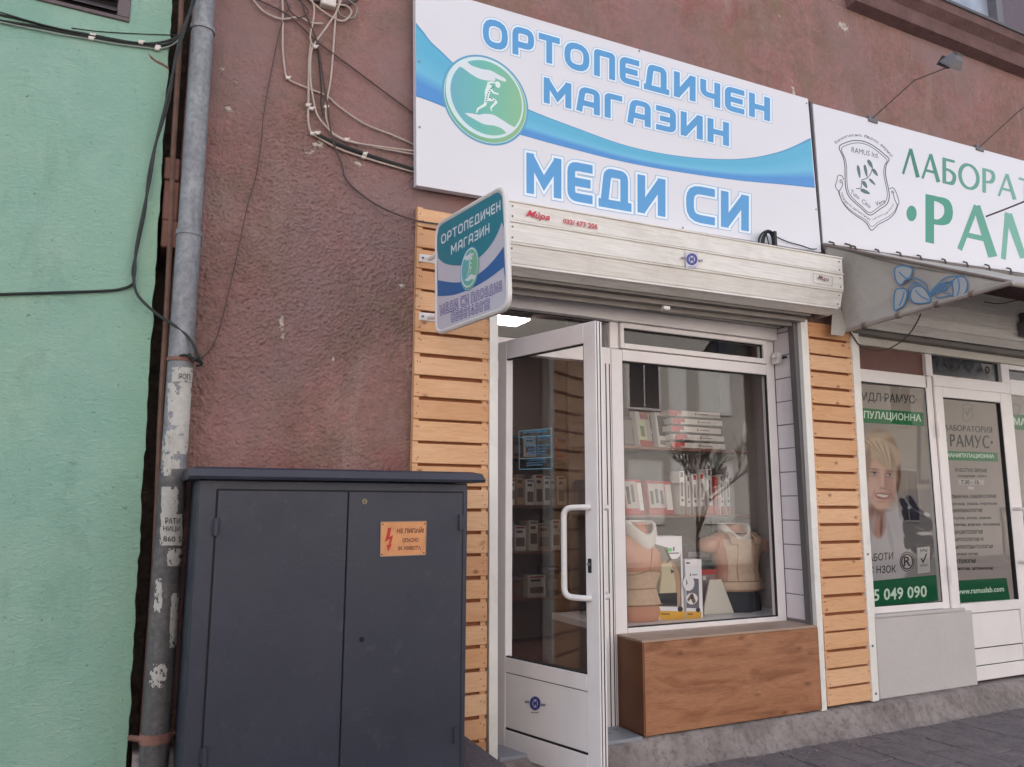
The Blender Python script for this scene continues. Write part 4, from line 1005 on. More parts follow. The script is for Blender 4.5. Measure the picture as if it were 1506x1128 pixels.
def stamp(parent, PP, cx, cy, rx, ry, name='round_sticker', side=True, k=1):
    g = G(); NV = S(66, 72, 140)
    if side: g.poly([PP(cx+x*rx*1.25, cy+y*ry*1.35, 0) for x, y in ((-1, -1), (1, -1), (1, 1.25), (-1, 1.25))], [S(206, 200, 214)]*4)
    for r, w in ((1, .14), (.74, .1)):
        strokeline(g, [(cx+rx*r*math.cos(t), cy+ry*r*math.sin(t)) for t in np.linspace(0, 2*math.pi, 25)[:-1]], w*(rx+ry)/2, PP, .0003, NV, True, 0)
    for t in np.linspace(0, 2*math.pi, 9)[:-1]:
        g.poly([PP(cx+rx*(.87*math.cos(t)+a*.14), cy+ry*(.87*math.sin(t)+b*.14), .0005) for a, b in ((-1, -1), (1, -1), (1, 1), (-1, 1))], [NV]*4)
    fonttext(g, 'M', [(cx-rx*.42, cy+ry*.45), (cx+rx*.42, cy+ry*.45), (cx+rx*.42, cy-ry*.45), (cx-rx*.42, cy-ry*.45)], PP, .0006, NV, .05)
    for sx in (-1, 1):
        for i in range(4): g.poly([PP(cx+sx*rx*(1.35+.26*i)+a*rx*.09, cy+sx*ry*.25+b*ry*.2, .0003) for a, b in ((-1, -1), (1, -1), (1, 1), (-1, 1))], [S(110, 108, 130)]*4)
    for i in range(7): g.poly([PP(cx+rx*(-.75+.25*i)+a*rx*.08, cy+ry*1.45+b*ry*.1, .0003) for a, b in ((-1, -1), (1, -1), (1, 1), (-1, 1))], [S(120, 116, 140)]*4)
    return add(name, g, M['prt'], parent, flat_print=True)
stamp(RSH, PB, 1017.5, 381.3, 7.2, 7.8)

# ================================================================== SHOP FRONT
SF = thing('storefront', 'white aluminium shop front with display window and door standing open', 'shop front', (2.9, .25, .15))
def fr(x0, x1, z0, z1, y0=.25, y1=.31, m='alu', name='frame_bar', parent=None, b=.003):
    g = G(); g.box(x0, x1, y0, y1, z0, z1, b); return add(name, g, M[m], parent or SF)
fr(1.842, 1.925, .155, 2.632); fr(1.925, 2.655, 2.36, 2.455); fr(2.657, 2.735, .155, 2.456, .236, .31); fr(2.738, 2.832, .155, 2.456)
fr(2.738, 2.806, 2.459, 2.632); fr(2.834, 4.07, .660, .712); fr(2.834, 4.07, 2.384, 2.459); fr(4.072, 4.143, .66, 2.632); fr(1.842, 4.143, 2.634, 2.72, .205, .31)
fr(1.842, 4.15, 2.723, 2.95, .17, .31, 'alu_dull', 'lintel_panel')
for x in (2.690, 2.718): fr(x, x+.006, .16, 2.35, .2335, .24, 'gasket', 'gasket', None, 0)
fr(2.7355, 2.7378, .16, 2.45, .2385, .30, 'gasket', 'gasket', None, 0)
# opening transom sash
SA = fr(2.810, 2.838, 2.462, 2.631, .232, .30, name='transom_sash')
fr(4.032, 4.068, 2.462, 2.631, .232, .30, name='sash_bar', parent=SA); fr(2.838, 4.032, 2.462, 2.497, .232, .30, name='sash_bar', parent=SA); fr(2.838, 4.032, 2.598, 2.631, .232, .30, name='sash_bar', parent=SA)
fr(2.838, 4.032, 2.497, 2.598, .268, .274, 'glass', 'pane', SA, 0)
for (a, b, c, d) in ((2.838, 4.032, 2.497, 2.502), (2.838, 4.032, 2.593, 2.598), (2.838, 2.842, 2.502, 2.593), (4.028, 4.032, 2.502, 2.593)): fr(a, b, c, d, .250, .2675, 'gasket', 'gasket', SA, 0)
fr(1.925, 2.738, 2.455, 2.634, .275, .281, 'glass', 'transom_pane', None, 0)
fr(1.925, 2.738, 2.4551, 2.460, .262, .274, 'gasket', 'gasket', None, 0); fr(1.925, 2.738, 2.629, 2.6338, .262, .274, 'gasket', 'gasket', None, 0)
fr(2.832, 4.072, .712, 2.384, .275, .281, 'glass', 'display_pane', None, 0)
for (a, b, c, d) in ((2.832, 4.072, .712, .719), (2.832, 4.072, 2.377, 2.384), (2.832, 2.838, .719, 2.377), (4.065, 4.072, .719, 2.377)): fr(a, b, c, d, .258, .2745, 'gasket', 'gasket', None, 0)
# tiled reveal, each tile on its own
RV = []
z = .70
while z < 2.72:
    h = min(.163, 2.72-z); g = G(); g.box(4.146, 4.165, .052, .249, z+.0025, z+h-.0025, .002); add('reveal_tile', g, M['reveal'], SF); z += .1655
g = G(); g.box(4.152, 4.174, .051, .30, .15, 2.86); add('reveal_core', g, simple('grout', S(128, 120, 124), .9), SF)
g = G(); g.box(1.832, 1.841, .06, .30, .15, 2.86); add('reveal_core', g, simple('grout', S(128, 120, 124), .9), SF)
g = G(); g.tube([(4.140, .20, 2.50), (4.05, .16, 2.505)], .012, 6); g.box(4.10, 4.14, .17, .23, 2.46, 2.54, .003); add('window_restrictor', g, M['pvc'], SF)
g = G(); g.tube([(4.138, .13, 2.50), (4.11, .12, 2.495), (4.09, .11, 2.485)], .010, 6); add('socket', g, M['black'], SF)
# ---- the open door
HG = np.array([1.935, .232, 0]); ed = np.array([.212, -.742, 0]); DW = np.linalg.norm(ed); ed = ed/DW; dn = np.array([ed[1], -ed[0], 0]); dn = dn if dn[0] < 0 else -dn
D = lambda s, t, d=0.0: HG+ed*s+dn*d+np.array([0, 0, t])
def leafbox(s0, s1, t0, t1, d0=-.052, d1=0.0, b=.003):
    g = G(); g.box(s0, s1, d0, d1, t0, t1, b); g.v = [tuple(D(x, z, y)) for x, y, z in g.v]; return g
def ondoor(u, v, d=0.0):
    q = onplane(u, v, HG+dn*d, dn); return float(np.dot(q-HG, ed)), q[2]
SW = ondoor(857.5, 500)[0]; zt_in = ondoor(857, 505)[1]; zb_g = ondoor(861, 992)[1]; zb_r = ondoor(861.9, 1016.6)[1]; zp2 = ondoor(863.4, 1110)[1]
DOOR = add('door', leafbox(SW, DW, .126, 2.412), M['alu'], SF, label='white glazed door standing open towards the street')
LB = .075
def dpart(n, g, m): return add(n, g, M[m], DOOR)
dpart('stile', leafbox(0, LB, .126, 2.412), 'alu'); dpart('rail', leafbox(LB, SW, zt_in, 2.412), 'alu'); dpart('rail', leafbox(LB, SW, zb_r, zb_g), 'alu')
dpart('panel', leafbox(LB, SW, zp2+.008, zb_r-.004, -.045, -.004), 'alu'); dpart('rail', leafbox(LB, SW, .126, zp2-.004), 'alu')
dpart('gasket', leafbox(LB, SW, zp2-.004, zp2+.008, -.04, -.006, 0), 'gasket'); dpart('gasket', leafbox(LB, SW, zb_r-.004, zb_r, -.04, -.006, 0), 'gasket')
dpart('pane', leafbox(LB, SW, zb_g, zt_in, -.030, -.024, 0), 'glassdoor')
for (a, b, c, d) in ((LB, SW, zb_g, zb_g+.007), (LB, SW, zt_in-.007, zt_in), (SW-.006, SW, zb_g+.007, zt_in-.007)): dpart('gasket', leafbox(a, b, c, d, -.023, -.006, 0), 'gasket')
dpart('edge_seal', leafbox(DW-.0005, DW+.002, .13, 2.408, -.036, -.030, 0), 'gasket'); dpart('edge_seal', leafbox(DW-.0005, DW+.002, .13, 2.408, -.012, -.008, 0), 'gasket')
hs_ = ondoor(868, 745)[0]; hz1 = ondoor(866, 746)[1]; hz2 = ondoor(870, 880)[1]
for sg, nm in ((1, 'pull_handle'), (-1, 'pull_handle')):
    o0 = 0 if sg > 0 else -.052
    pth = [D(hs_, hz1, o0), D(hs_-.02, hz1, o0+sg*.03), D(hs_-.115, hz1-.004, o0+sg*.075), D(hs_-.115, hz2+.004, o0+sg*.075), D(hs_-.02, hz2, o0+sg*.03), D(hs_, hz2, o0)]
    if sg < 0: pth = [D(hs_, hz1, o0), D(hs_+.0, hz1, o0-.095), D(hs_-.10, hz1-.004, o0-.115), D(hs_-.10, hz2+.004, o0-.115), D(hs_+.0, hz2, o0-.095), D(hs_, hz2, o0)]
    g = G(); g.tube(fillet(pth, .045, False, 5), .0155, 10); H = add(nm, g, M['pvc'], DOOR, True)
ls, lz = ondoor(867.5, 831); g = leafbox(ls-.010, ls+.012, lz-.038, lz+.032, -.002, .006, .002); add('lock', g, M['black'], DOOR)
g = G(); g.tube([D(ls, lz+.004, .004), D(ls, lz+.004, .014)], .009, 8); add('lock_cylinder', g, M['chrome'], DOOR)
for zz in (.35, 1.3, 2.25):
    g = G(); p = D(-.004, zz, .006); g.tube([p-np.array([0, 0, .05]), p+np.array([0, 0, .05])], .011, 8); add('hinge', g, M['alu'], DOOR)
DP_ = lambda u, v, d=0.0: onplane(u, v, HG+dn*(.0004+d), dn)
stamp(DOOR, DP_, 787, 1034.5, 6.8, 9.2, 'round_sticker', False)
DG = lambda u, v, d=0.0: onplane(u, v, HG+dn*(-.0232+d), dn)
zs_ = lambda x, y: (720+x/5.129, 560+y/5.129)
DGz = lambda x, y, d=0.0: DG(*zs_(x, y), d)
g = G(); LBU = S(120, 178, 200)
for a, b in (((222, 380), (468, 358)), ((468, 358), (472, 660)), ((472, 660), (225, 668)), ((225, 668), (222, 380)), ((224, 428), (468, 410)), ((224, 588), (470, 578))): strokeline(g, [a, b], 2.2, DGz, .0001, LBU, sm=0)
random.seed(11)
for (yy, xa, xb, hh) in ((392, 255, 440, 9), (440, 250, 330, 6), (436, 370, 450, 6), (462, 260, 340, 5), (456, 370, 440, 5), (486, 270, 350, 5), (500, 265, 455, 6), (522, 290, 440, 6), (544, 280, 430, 6), (562, 290, 420, 5), (606, 295, 420, 5), (626, 280, 430, 5), (644, 280, 400, 5)):
    x = xa
    while x < xb:
        w = random.uniform(5, 15); y_ = yy-(x-222)*.07; g.poly([DGz(x, y_+hh), DGz(x+w, y_+hh), DGz(x+w, y_-hh), DGz(x, y_-hh)], [S(74, 122, 150)]*4); x += w+random.uniform(3, 7)
add('hours_sticker', g, M['prt'], DOOR, flat_print=True)

# threshold and timber box under the display window
g = G(); g.box(1.842, 2.742, -.012, .32, .137, .160, .003); solo('doorstep', g, M['floorin'], 'pale grey stone doorstep slab in the open doorway', 'doorstep')
WB = thing('window_box', 'wood-grain boxed base under the display window', 'wooden base', (3.45, .1, .155))
g = G(); g.box(2.768, 4.150, -.012, .012, .158, .668, .0015); add('front_board', g, M['oak'], WB)
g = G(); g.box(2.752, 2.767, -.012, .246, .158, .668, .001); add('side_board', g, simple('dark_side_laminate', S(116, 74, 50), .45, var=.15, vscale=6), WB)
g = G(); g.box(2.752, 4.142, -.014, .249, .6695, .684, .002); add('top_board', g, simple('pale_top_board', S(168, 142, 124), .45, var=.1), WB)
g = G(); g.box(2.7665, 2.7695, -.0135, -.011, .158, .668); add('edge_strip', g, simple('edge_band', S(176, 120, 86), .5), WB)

# ================================================================== ELECTRIC CABINET
CB = thing('electric_cabinet', 'dark slate-grey electricity cabinet with two doors and an orange warning plate', 'electric cabinet', (.87, -.22, 0))
yf = -.45
g = G(); g.box(.272, 1.462, yf, -.006, .0, 1.556, .006); add('body', g, M['cab'], CB)
def taper(z0, z1, a, b):   # slightly leaning lid
    pass
r0 = [(.228, -.50, 1.556), (1.528, -.50, 1.560), (1.528, -.004, 1.560), (.228, -.004, 1.556)]
r1 = [(.226, -.505, 1.568), (1.530, -.505, 1.572), (1.530, -.003, 1.572), (.226, -.003, 1.568)]
r2 = [(.234, -.497, 1.598), (1.515, -.497, 1.600), (1.515, -.003, 1.600), (.234, -.003, 1.598)]
r3 = [(.262, -.478, 1.606), (1.47, -.478, 1.609), (1.47, -.003, 1.614), (.262, -.003, 1.611)]
g = G(); g.loft([r0, r1, r2, r3]); add('lid', g, M['cab'], CB)
ZD0, ZD1 = .17, 1.512
g = G(); g.box(.340, 1.440, yf-.0015, yf-.0005, ZD0-.006, ZD1+.006); add('door_gap', g, M['cabin'], CB)
DL = G(); DL.box(.3475, .8855, yf-.009, yf-.002, ZD0, ZD1, .002); DLo = add('door', DL, M['cab'], CB)
DR = G(); DR.box(.8915, 1.433, yf-.009, yf-.002, ZD0, ZD1, .002); DRo = add('door', DR, M['cab'], CB)
for (u, v, par) in ((318, 775, DLo), (301, 1112, DLo), (677.5, 768, DRo), (670, 1080, DRo)):
    q = F(u, v, yf-.014); g = G(); g.tube([(q[0], yf-.014, q[2]-.035), (q[0], yf-.014, q[2]+.035)], .011, 8); g.box(q[0]-.016, q[0]+.016, yf-.012, yf-.004, q[2]-.03, q[2]+.03, .002); add('hinge', g, M['cab'], par)
q = F(536, 737.5, yf-.01); g = G(); g.tube([(q[0], yf-.0095, q[2]), (q[0], yf-.014, q[2])], .012, 14); K = add('lock', g, simple('dull_brass', S(120, 112, 96), .4, .7), DRo, True)
g = G(); g.box(q[0]-.0015, q[0]+.0015, yf-.0148, yf-.0135, q[2]-.006, q[2]+.006); 
o = add('keyhole', g, M['dark'], DRo)
q = F(532, 940.5, yf-.01); g = G(); g.tube([(q[0], yf-.0092, q[2]), (q[0], yf-.0098, q[2])], .0115, 14); add('knockout_hole', g, M['dark'], DRo)
zw = lambda x, y: (540+x*.08863, 740+y*.08865)
PW = lambda x, y, d=0.0: F(*zw(x, y), yf-.0132-d)
g = G(); g.prism([F(*zw(*p), yf-.013) for p in ((228, 312), (985, 298), (968, 856), (218, 884))], (0, .0035, 0)); WPm = simple('orange_enamel', S(206, 142, 92), .42, var=.12, vscale=14, dirt=(S(150, 96, 66), .6))
WP = add('warning_plate', g, WPm, DRo, label='small rusty orange high-voltage warning plate')
g = G()
for a, b in (((228, 312), (985, 298)), ((985, 298), (968, 856)), ((968, 856), (218, 884)), ((218, 884), (228, 312))): strokeline(g, [a, b], 7, PW, .0002, S(150, 128, 112), sm=0)
fonttext(g, 'НЕ ПИПАЙ!', [(495, 500), (940, 494), (940, 392), (495, 402)], PW, .0004, S(110, 48, 42), .03); fonttext(g, 'ОПАСНО', [(585, 655), (850, 640), (850, 572), (585, 582)], PW, .0004, S(110, 50, 42), .03)
fonttext(g, 'ЗА ЖИВОТА', [(505, 784), (890, 772), (890, 704), (505, 714)], PW, .0004, S(110, 50, 42), .03)
g.poly([PW(*p, .0004) for p in ((345, 405), (402, 408), (372, 560), (432, 525), (390, 690), (412, 685), (345, 805), (322, 690), (355, 690), (380, 590), (292, 645), (330, 500))], [S(186, 44, 34)]*12)
for p in ((262, 352), (958, 342), (940, 822), (245, 850)): g.poly([PW(p[0]+13*math.cos(t), p[1]+13*math.sin(t), .0005) for t in np.linspace(0, 6.28, 11)[:-1]], [S(60, 36, 32)]*10)
# the plate is already a sub-part level: its print joins the plate's door
o = add('warning_print', g, M['plate'], DRo, flat_print=True)
g = G(); g.prism([(1.464, -.40, 0), (1.464, -.40, .415), (1.50, -.40, .395), (1.80, -.40, .17), (1.80, -.40, 0)], (0, .32, 0)); solo('cabinet_footing', g, simple('footing_concrete', S(78, 72, 80), .9, var=.15, bump=.01), 'sloping dark concrete footing against the right foot of the cabinet', 'footing')

# ================================================================== LABORATORY FRONT
LF_ = thing('storefront', 'white framed laboratory shop front with poster window and notice-covered door', 'shop front', (5.8, .1, .15))
def lf(x0, x1, z0, z1, y0=.07, y1=.14, m='alu', name='frame_bar', parent=None, b=.003):
    g = G(); g.box(x0, x1, y0, y1, z0, z1, b); return add(name, g, M[m], parent or LF_)
lf(4.705, 4.80, .15, 2.70); lf(4.80, 5.545, 2.368, 2.462); lf(5.528, 5.603, .70, 2.462); lf(5.55, 5.625, 2.465, 2.64); lf(4.80, 5.528, .71, .756)
lf(4.705, 8.2, 2.642, 2.86, .055, .14, 'alu_dull', 'lintel_panel')
lf(4.80, 5.549, 2.465, 2.641, .10, .11, 'brownpan', 'transom_panel', None, 0); lf(5.626, 6.495, 2.482, 2.641, .10, .11, 'dkglass', 'transom_pane', None, 0)
lf(5.626, 6.60, 2.39, 2.481); lf(6.496, 6.60, 2.482, 2.641); lf(6.60, 8.2, 2.60, 2.641); lf(6.60, 8.2, 2.385, 2.515); lf(6.60, 8.2, 2.516, 2.599, .10, .11, 'dkglass', 'transom_pane', None, 0)
lf(6.525, 6.60, .15, 2.389); lf(6.60, 8.2, .62, .74); lf(6.60, 8.2, .15, .62, .08, .12, 'alu_dull', 'lower_panel')
# door leaf
DD = lf(5.607, 5.702, .168, 2.386, .055, .11, name='door'); DD['label'] = 'white laboratory door papered with a notice'
lf(5.702, 6.425, 2.305, 2.386, .055, .11, name='rail', parent=DD); lf(6.425, 6.521, .168, 2.386, .055, .11, name='stile', parent=DD); lf(5.702, 6.425, .66, .733, .055, .11, name='rail', parent=DD)
lf(5.702, 6.425, .168, .27, .055, .11, name='rail', parent=DD); lf(5.702, 6.425, .40, .656, .066, .10, name='panel', parent=DD); lf(5.702, 6.425, .274, .396, .066, .10, name='panel', parent=DD)
for a, b, c, d in ((5.702, 6.425, .3962, .3998), (5.702, 6.425, .2702, .2738), (5.702, 6.425, .6562, .6598), (5.702, 5.708, .733, 2.305), (6.418, 6.425, .733, 2.305), (5.702, 6.425, 2.298, 2.305)): lf(a, b, c, d, .062, .10, 'gasket', 'gasket', DD, 0)
lf(5.603, 5.607, .17, 2.386, .072, .12, 'gasket', 'gasket', None, 0)
for zz in (.95, 2.05):
    g = G(); g.tube([(5.605, .048, zz-.06), (5.605, .048, zz+.06)], .012, 8); add('hinge', g, M['alu'], DD)
g = G(); xh = 6.485; pz1, pz2 = 1.44, 1.02; g.tube(fillet([(xh-.03, .055, pz1), (xh-.03, .0, pz1), (xh+.0, -.02, pz1), (xh, -.02, pz2), (xh-.03, .0, pz2), (xh-.03, .055, pz2)], .03, False, 4), .014, 8); add('pull_handle', g, M['pvc'], DD, True)
# rendered parapet under the poster window
g = G(); g.box(4.745, 5.80, .035, .12, .148, .685, .006); solo('low_wall', g, M['plinthw'], 'low white rendered wall under the poster window', 'low wall')
g = G(); g.box(4.742, 5.72, .03, .10, .6855, .708, .004); add('sill', g, M['plinthw'], LF_)
YP = .088
PP = lambda u, v, d=0.0: F(u, v, YP-d)
# poster 1: printed photograph, soft tones laid out on a fine grid
pcs = [(1257, 563.8), (1357.5, 571.5), (1380, 882.8), (1279, 893.2)]
def sm(x, a, b): t = np.clip((x-a)/(b-a), 0, 1); return t*t*(3-2*t)
def ell(X, Y, cx, cy, rx, ry, ang=0, soft=.25):
    c, s = math.cos(math.radians(ang)), math.sin(math.radians(ang)); dx, dy = X-cx, Y-cy
    a, b = (dx*c+dy*s)/rx, (-dx*s+dy*c)/ry; return 1-sm(np.sqrt(a*a+b*b), 1-soft, 1+soft)
def paint_poster(X, Y):
    # X, Y in the close-up frame of the poster (589 x 1128)
    lay = lambda im, m, col: im*(1-m[..., None])+np.array(S(*col)[:3])*m[..., None]
    E = lambda *a, **k: ell(X, Y, *a, **k)
    im = np.ones(X.shape+(3,))*np.array(S(150, 140, 130)[:3]); im = lay(im, sm(Y, 520, 1000), (144, 138, 136)); im = lay(im, ell(X, Y, 330, 300, 150, 230, 0, .8)*.6, (164, 156, 144))
    im = lay(im, sm(X, 398, 412)*(1-sm(Y, 540, 556)), (112, 104, 100)); im = lay(im, sm(X, 428, 438)*(1-sm(Y, 510, 526)), (146, 138, 130)); im = lay(im, sm(Y, 570, 600)*sm(X, 300, 340)*.5, (116, 110, 110))
    im = lay(im, ell(X, Y, 130, 1010, 235, 330, 0, .08), (176, 170, 172)); im = lay(im, ell(X, Y, 250, 800, 60, 170, -24, .2)*.8, (170, 164, 166))
    # hair mass behind
    im = lay(im, ell(X, Y, 138, 345, 132, 190, 0, .10), (142, 116, 94)); im = lay(im, ell(X, Y, 262, 500, 26, 118, 3, .25), (104, 78, 62)); im = lay(im, ell(X, Y, 30, 480, 34, 180, 0, .3), (104, 78, 62))
    # neck, open collar
    im = lay(im, ell(X, Y, 118, 800, 62, 140, -6, .15), (158, 112, 96)); im = lay(im, ell(X, Y, 112, 735, 70, 46, -4, .5)*.8, (112, 72, 60)); im = lay(im, ell(X, Y, 148, 850, 9, 80, 2, .4), (86, 40, 42))
    im = lay(im, ell(X, Y, 70, 900, 22, 150, 14, .3)*.6, (150, 144, 148)); im = lay(im, ell(X, Y, 205, 900, 16, 160, -12, .35)*.5, (142, 136, 142))
    # face
    im = lay(im, ell(X, Y, 145, 545, 104, 196, -4, .07), (190, 152, 136)); im = lay(im, ell(X, Y, 212, 560, 36, 150, -5, .5)*.55, (150, 104, 86)); im = lay(im, ell(X, Y, 90, 585, 44, 90, 0, .8)*.55, (210, 174, 158)); im = lay(im, ell(X, Y, 130, 420, 70, 50, 0, .8)*.5, (214, 172, 150)); im = lay(im, ell(X, Y, 150, 700, 46, 30, 0, .6)*.4, (206, 162, 142))
    # side-swept fringe
    im = lay(im, ell(X, Y, 188, 335, 82, 118, -38, .12), (176, 152, 126)); im = lay(im, ell(X, Y, 92, 292, 96, 74, -24, .2), (182, 160, 134)); im = lay(im, ell(X, Y, 44, 420, 26, 140, 6, .3), (152, 126, 102)); im = lay(im, ell(X, Y, 240, 430, 20, 110, -10, .3), (158, 132, 108))
    for k in range(9):
        t = k/8; cx, cy, a = 70+150*t, 255+70*t+40*(t-.3)**2, -52+46*t
        im = lay(im, ell(X, Y, cx, cy+14, 6, 92-14*t, a, .7)*.55, (206, 186, 160) if k % 2 else (132, 106, 84))
    im = lay(im, ell(X, Y, 120, 205, 90, 30, -4, .6)*.5, (204, 182, 156))
    for ex, ey, w in ((98, 472, 30), (210, 484, 27)):
        im = lay(im, ell(X, Y, ex, ey-30, w+8, 6, 4, .6)*.7, (98, 66, 52)); im = lay(im, ell(X, Y, ex, ey-4, w+4, 18, 4, .5)*.6, (140, 96, 80)); im = lay(im, ell(X, Y, ex, ey, w-4, 8, 4, .3), (188, 172, 164)); im = lay(im, ell(X, Y, ex+2, ey, 9, 9, 0, .25), (48, 44, 50)); im = lay(im, ell(X, Y, ex, ey-8, w, 3.5, 5, .5), (52, 36, 34)); im = lay(im, ell(X, Y, ex, ey+20, w, 7, 4, .8)*.45, (142, 98, 82))
    im = lay(im, ell(X, Y, 178, 530, 9, 56, -4, .7)*.45, (142, 98, 80)); im = lay(im, ell(X, Y, 156, 520, 9, 60, -2, .8)*.5, (222, 182, 162)); im = lay(im, ell(X, Y, 160, 580, 24, 8, 3, .5)*.6, (130, 82, 70))
    im = lay(im, ell(X, Y, 92, 622, 8, 40, 18, .7)*.4, (146, 98, 82)); im = lay(im, ell(X, Y, 222, 628, 8, 36, -20, .7)*.45, (128, 82, 68))
    im = lay(im, ell(X, Y, 157, 636, 54, 22, 4, .15), (148, 70, 66)); im = lay(im, ell(X, Y, 157, 631, 43, 11, 4, .2), (216, 204, 196)); im = lay(im, ell(X, Y, 157, 619, 50, 5, 4, .5), (120, 56, 54)); im = lay(im, ell(X, Y, 155, 676, 40, 8, 0, .8)*.4, (140, 96, 82)); im = lay(im, ell(X, Y, 150, 738, 60, 10, 0, .7)*.5, (120, 78, 64))
    # microscope: two eyepieces, head, arm, stage
    for cx, cy, rx, ry, a in ((318, 700, 26, 62, -34), (368, 680, 24, 60, -34), (385, 775, 98, 66, 30), (452, 838, 74, 62, 20), (345, 850, 44, 96, 0), (400, 940, 74, 120, -18), (470, 1000, 60, 110, 0), (338, 960, 30, 60, 0)):
        im = lay(im, ell(X, Y, cx, cy, rx, ry, a, .07), (44, 42, 52))
    for cx, cy, rx, ry, a, c in ((330, 672, 5, 42, -34, (132, 130, 140)), (382, 655, 5, 40, -34, (120, 118, 130)), (400, 740, 60, 5, 30, (96, 94, 106)), (478, 768, 24, 13, 20, (196, 188, 182)), (462, 905, 56, 12, 0, (178, 172, 170)), (352, 716, 15, 10, -34, (150, 148, 152)), (430, 870, 40, 5, 20, (90, 88, 98))):
        im = lay(im, ell(X, Y, cx, cy, rx, ry, a, .3), c)
    return im
NX, NY = 66, 190; g = G()
us = np.linspace(0, 1, NX); vs_ = np.linspace(0, 1, NY); UU, VV = np.meshgrid(us, vs_)
c4 = [np.array(c) for c in pcs]
PX = (c4[0][0]*(1-UU)+c4[1][0]*UU)*(1-VV)+(c4[3][0]*(1-UU)+c4[2][0]*UU)*VV; PYY = (c4[0][1]*(1-UU)+c4[1][1]*UU)*(1-VV)+(c4[3][1]*(1-UU)+c4[2][1]*UU)*VV
IM = paint_poster((PX-1266)*4.908, (PYY-600)*4.904)
for j in range(NY):
    for i in range(NX): g.v.append(tuple(PP(PX[j, i], PYY[j, i]))); g.c.append((*IM[j, i], 1))
g.f = [(j*NX+i, j*NX+i+1, (j+1)*NX+i+1, (j+1)*NX+i) for j in range(NY-1) for i in range(NX-1)]
PO = add('poster_film', g, M['film'], LF_, flat_print=True, label='window poster of a smiling person in a white coat beside a microscope')
z7_ = lambda x, y: (1230+x/4.029, 480+y/4.029); z8_ = lambda x, y: (1230+x/2.906, 740+y/2.906)
P7 = lambda x, y, d=0.0: PP(*z7_(x, y), .0006+d); P8 = lambda x, y, d=0.0: PP(*z8_(x, y), .0006+d)
GR, GRD, TX = S(30, 116, 66), S(12, 92, 56), S(40, 44, 40)
g = G(); g.poly([P7(118, 340), P7(511, 367), P7(515, 512), P7(118, 482)], [S(160, 150, 140)]*4)
g.poly([P7(118, 482, .0003), P7(517, 510, .0003), P7(522, 592, .0003), P7(118, 568, .0003)], [GR]*4)
fonttext(g, 'СМДЛ·РАМУС·', [(104, 446), (478, 470), (478, 408), (104, 384)], P7, .0005, TX, .018); fonttext(g, 'ИПУЛАЦИОННА', [(128, 550), (503, 572), (503, 522), (128, 496)], P7, .0006, S(214, 236, 216), .02)
g.poly([P8(140, 334, .0003), P8(426, 306, .0003), P8(434, 416, .0003), P8(140, 446, .0003)], [GRD]*4)
fonttext(g, '5 049 090', [(160, 420), (388, 402), (386, 350), (160, 368)], P8, .0006, S(214, 236, 216), .02)
fonttext(g, 'РАБОТИ', [(118, 252), (243, 240), (243, 208), (118, 220)], P8, .0003, S(34, 30, 30), .012); fonttext(g, 'С НЗОК', [(140, 303), (255, 296), (255, 264), (140, 270)], P8, .0003, S(34, 30, 30), .012)
g.poly([P8(303+33*math.cos(t), 250+45*math.sin(t), .0002) for t in np.linspace(0, 6.283, 25)[:-1]], [S(176, 170, 166)]*24)
for r, w in ((1, 2.0), (.78, 3.0)): strokeline(g, [(303+30*r*math.cos(t), 250+41*r*math.sin(t)) for t in np.linspace(0, 6.283, 25)[:-1]], w, P8, .0004, S(44, 42, 44), True, 0)
fonttext(g, 'R', [(288, 270), (318, 268), (318, 226), (288, 228)], P8, .0005, S(40, 38, 40), .02)
g.poly([P8(344, 190, .0002), P8(400, 184, .0002), P8(403, 296, .0002), P8(346, 304, .0002)], [S(180, 176, 172)]*4); strokeline(g, [(362, 235), (371, 252), (386, 215)], 3, P8, .0004, S(40, 38, 40), sm=0)
for a, b in (((344, 190), (400, 184)), ((400, 184), (403, 296)), ((403, 296), (346, 304)), ((346, 304), (344, 190))): strokeline(g, [a, b], 1, P8, .0004, S(90, 86, 86), sm=0)
strokeline(g, [(362, 212), (360, 198), (368, 206), (374, 196), (380, 206), (388, 196), (386, 210)], 1.6, P8, .0004, S(60, 56, 58), sm=0)
fonttext(g, 'UKAS', [(358, 272), (390, 268), (390, 258), (358, 262)], P8, .0004, S(60, 56, 58), .02)
add('poster_print', g, M['film'], PO, flat_print=True)
lf(4.80, 5.528, .756, 2.368, .0805, .0845, 'glasslab', 'pane', None, 0)
for a, b, c, d in ((4.80, 5.528, .756, .761), (4.80, 5.528, 2.363, 2.368), (5.523, 5.528, .761, 2.363)): lf(a, b, c, d, .0745, .080, 'gasket', 'gasket', None, 0)
# notice on the door
g = G(); P3 = lambda u, v, d=0.0: F(u, v, .082-d)
fx0, fx1 = 5.709, 6.40
g.poly([(fx0, .082, .734), (fx1, .082, .734), (fx1, .082, 2.297), (fx0, .082, 2.297)], [S(158, 148, 144), S(158, 148, 144), S(150, 140, 132), S(150, 140, 132)]); NO = add('notice_film', g, M['film'], DD, flat_print=True)
za = lambda x, y: (1380+x/8.056, 580+y/8.056); zb2 = lambda x, y: (1380+x/7.05, 720+y/7.05)
Pa = lambda x, y, d=0.0: P3(*za(x, y), .0005+d); Pb = lambda x, y, d=0.0: P3(*zb2(x, y), .0005+d)
g = G(); T3 = S(40, 42, 40); T4 = S(24, 22, 24)
g.poly([Pa(62, 668), Pa(700, 690), Pa(712, 797), Pa(72, 777)], [GR]*4); g.poly([Pb(150, 945), Pb(706, 915), Pb(745, 1140), Pb(158, 1178)], [GRD]*4)
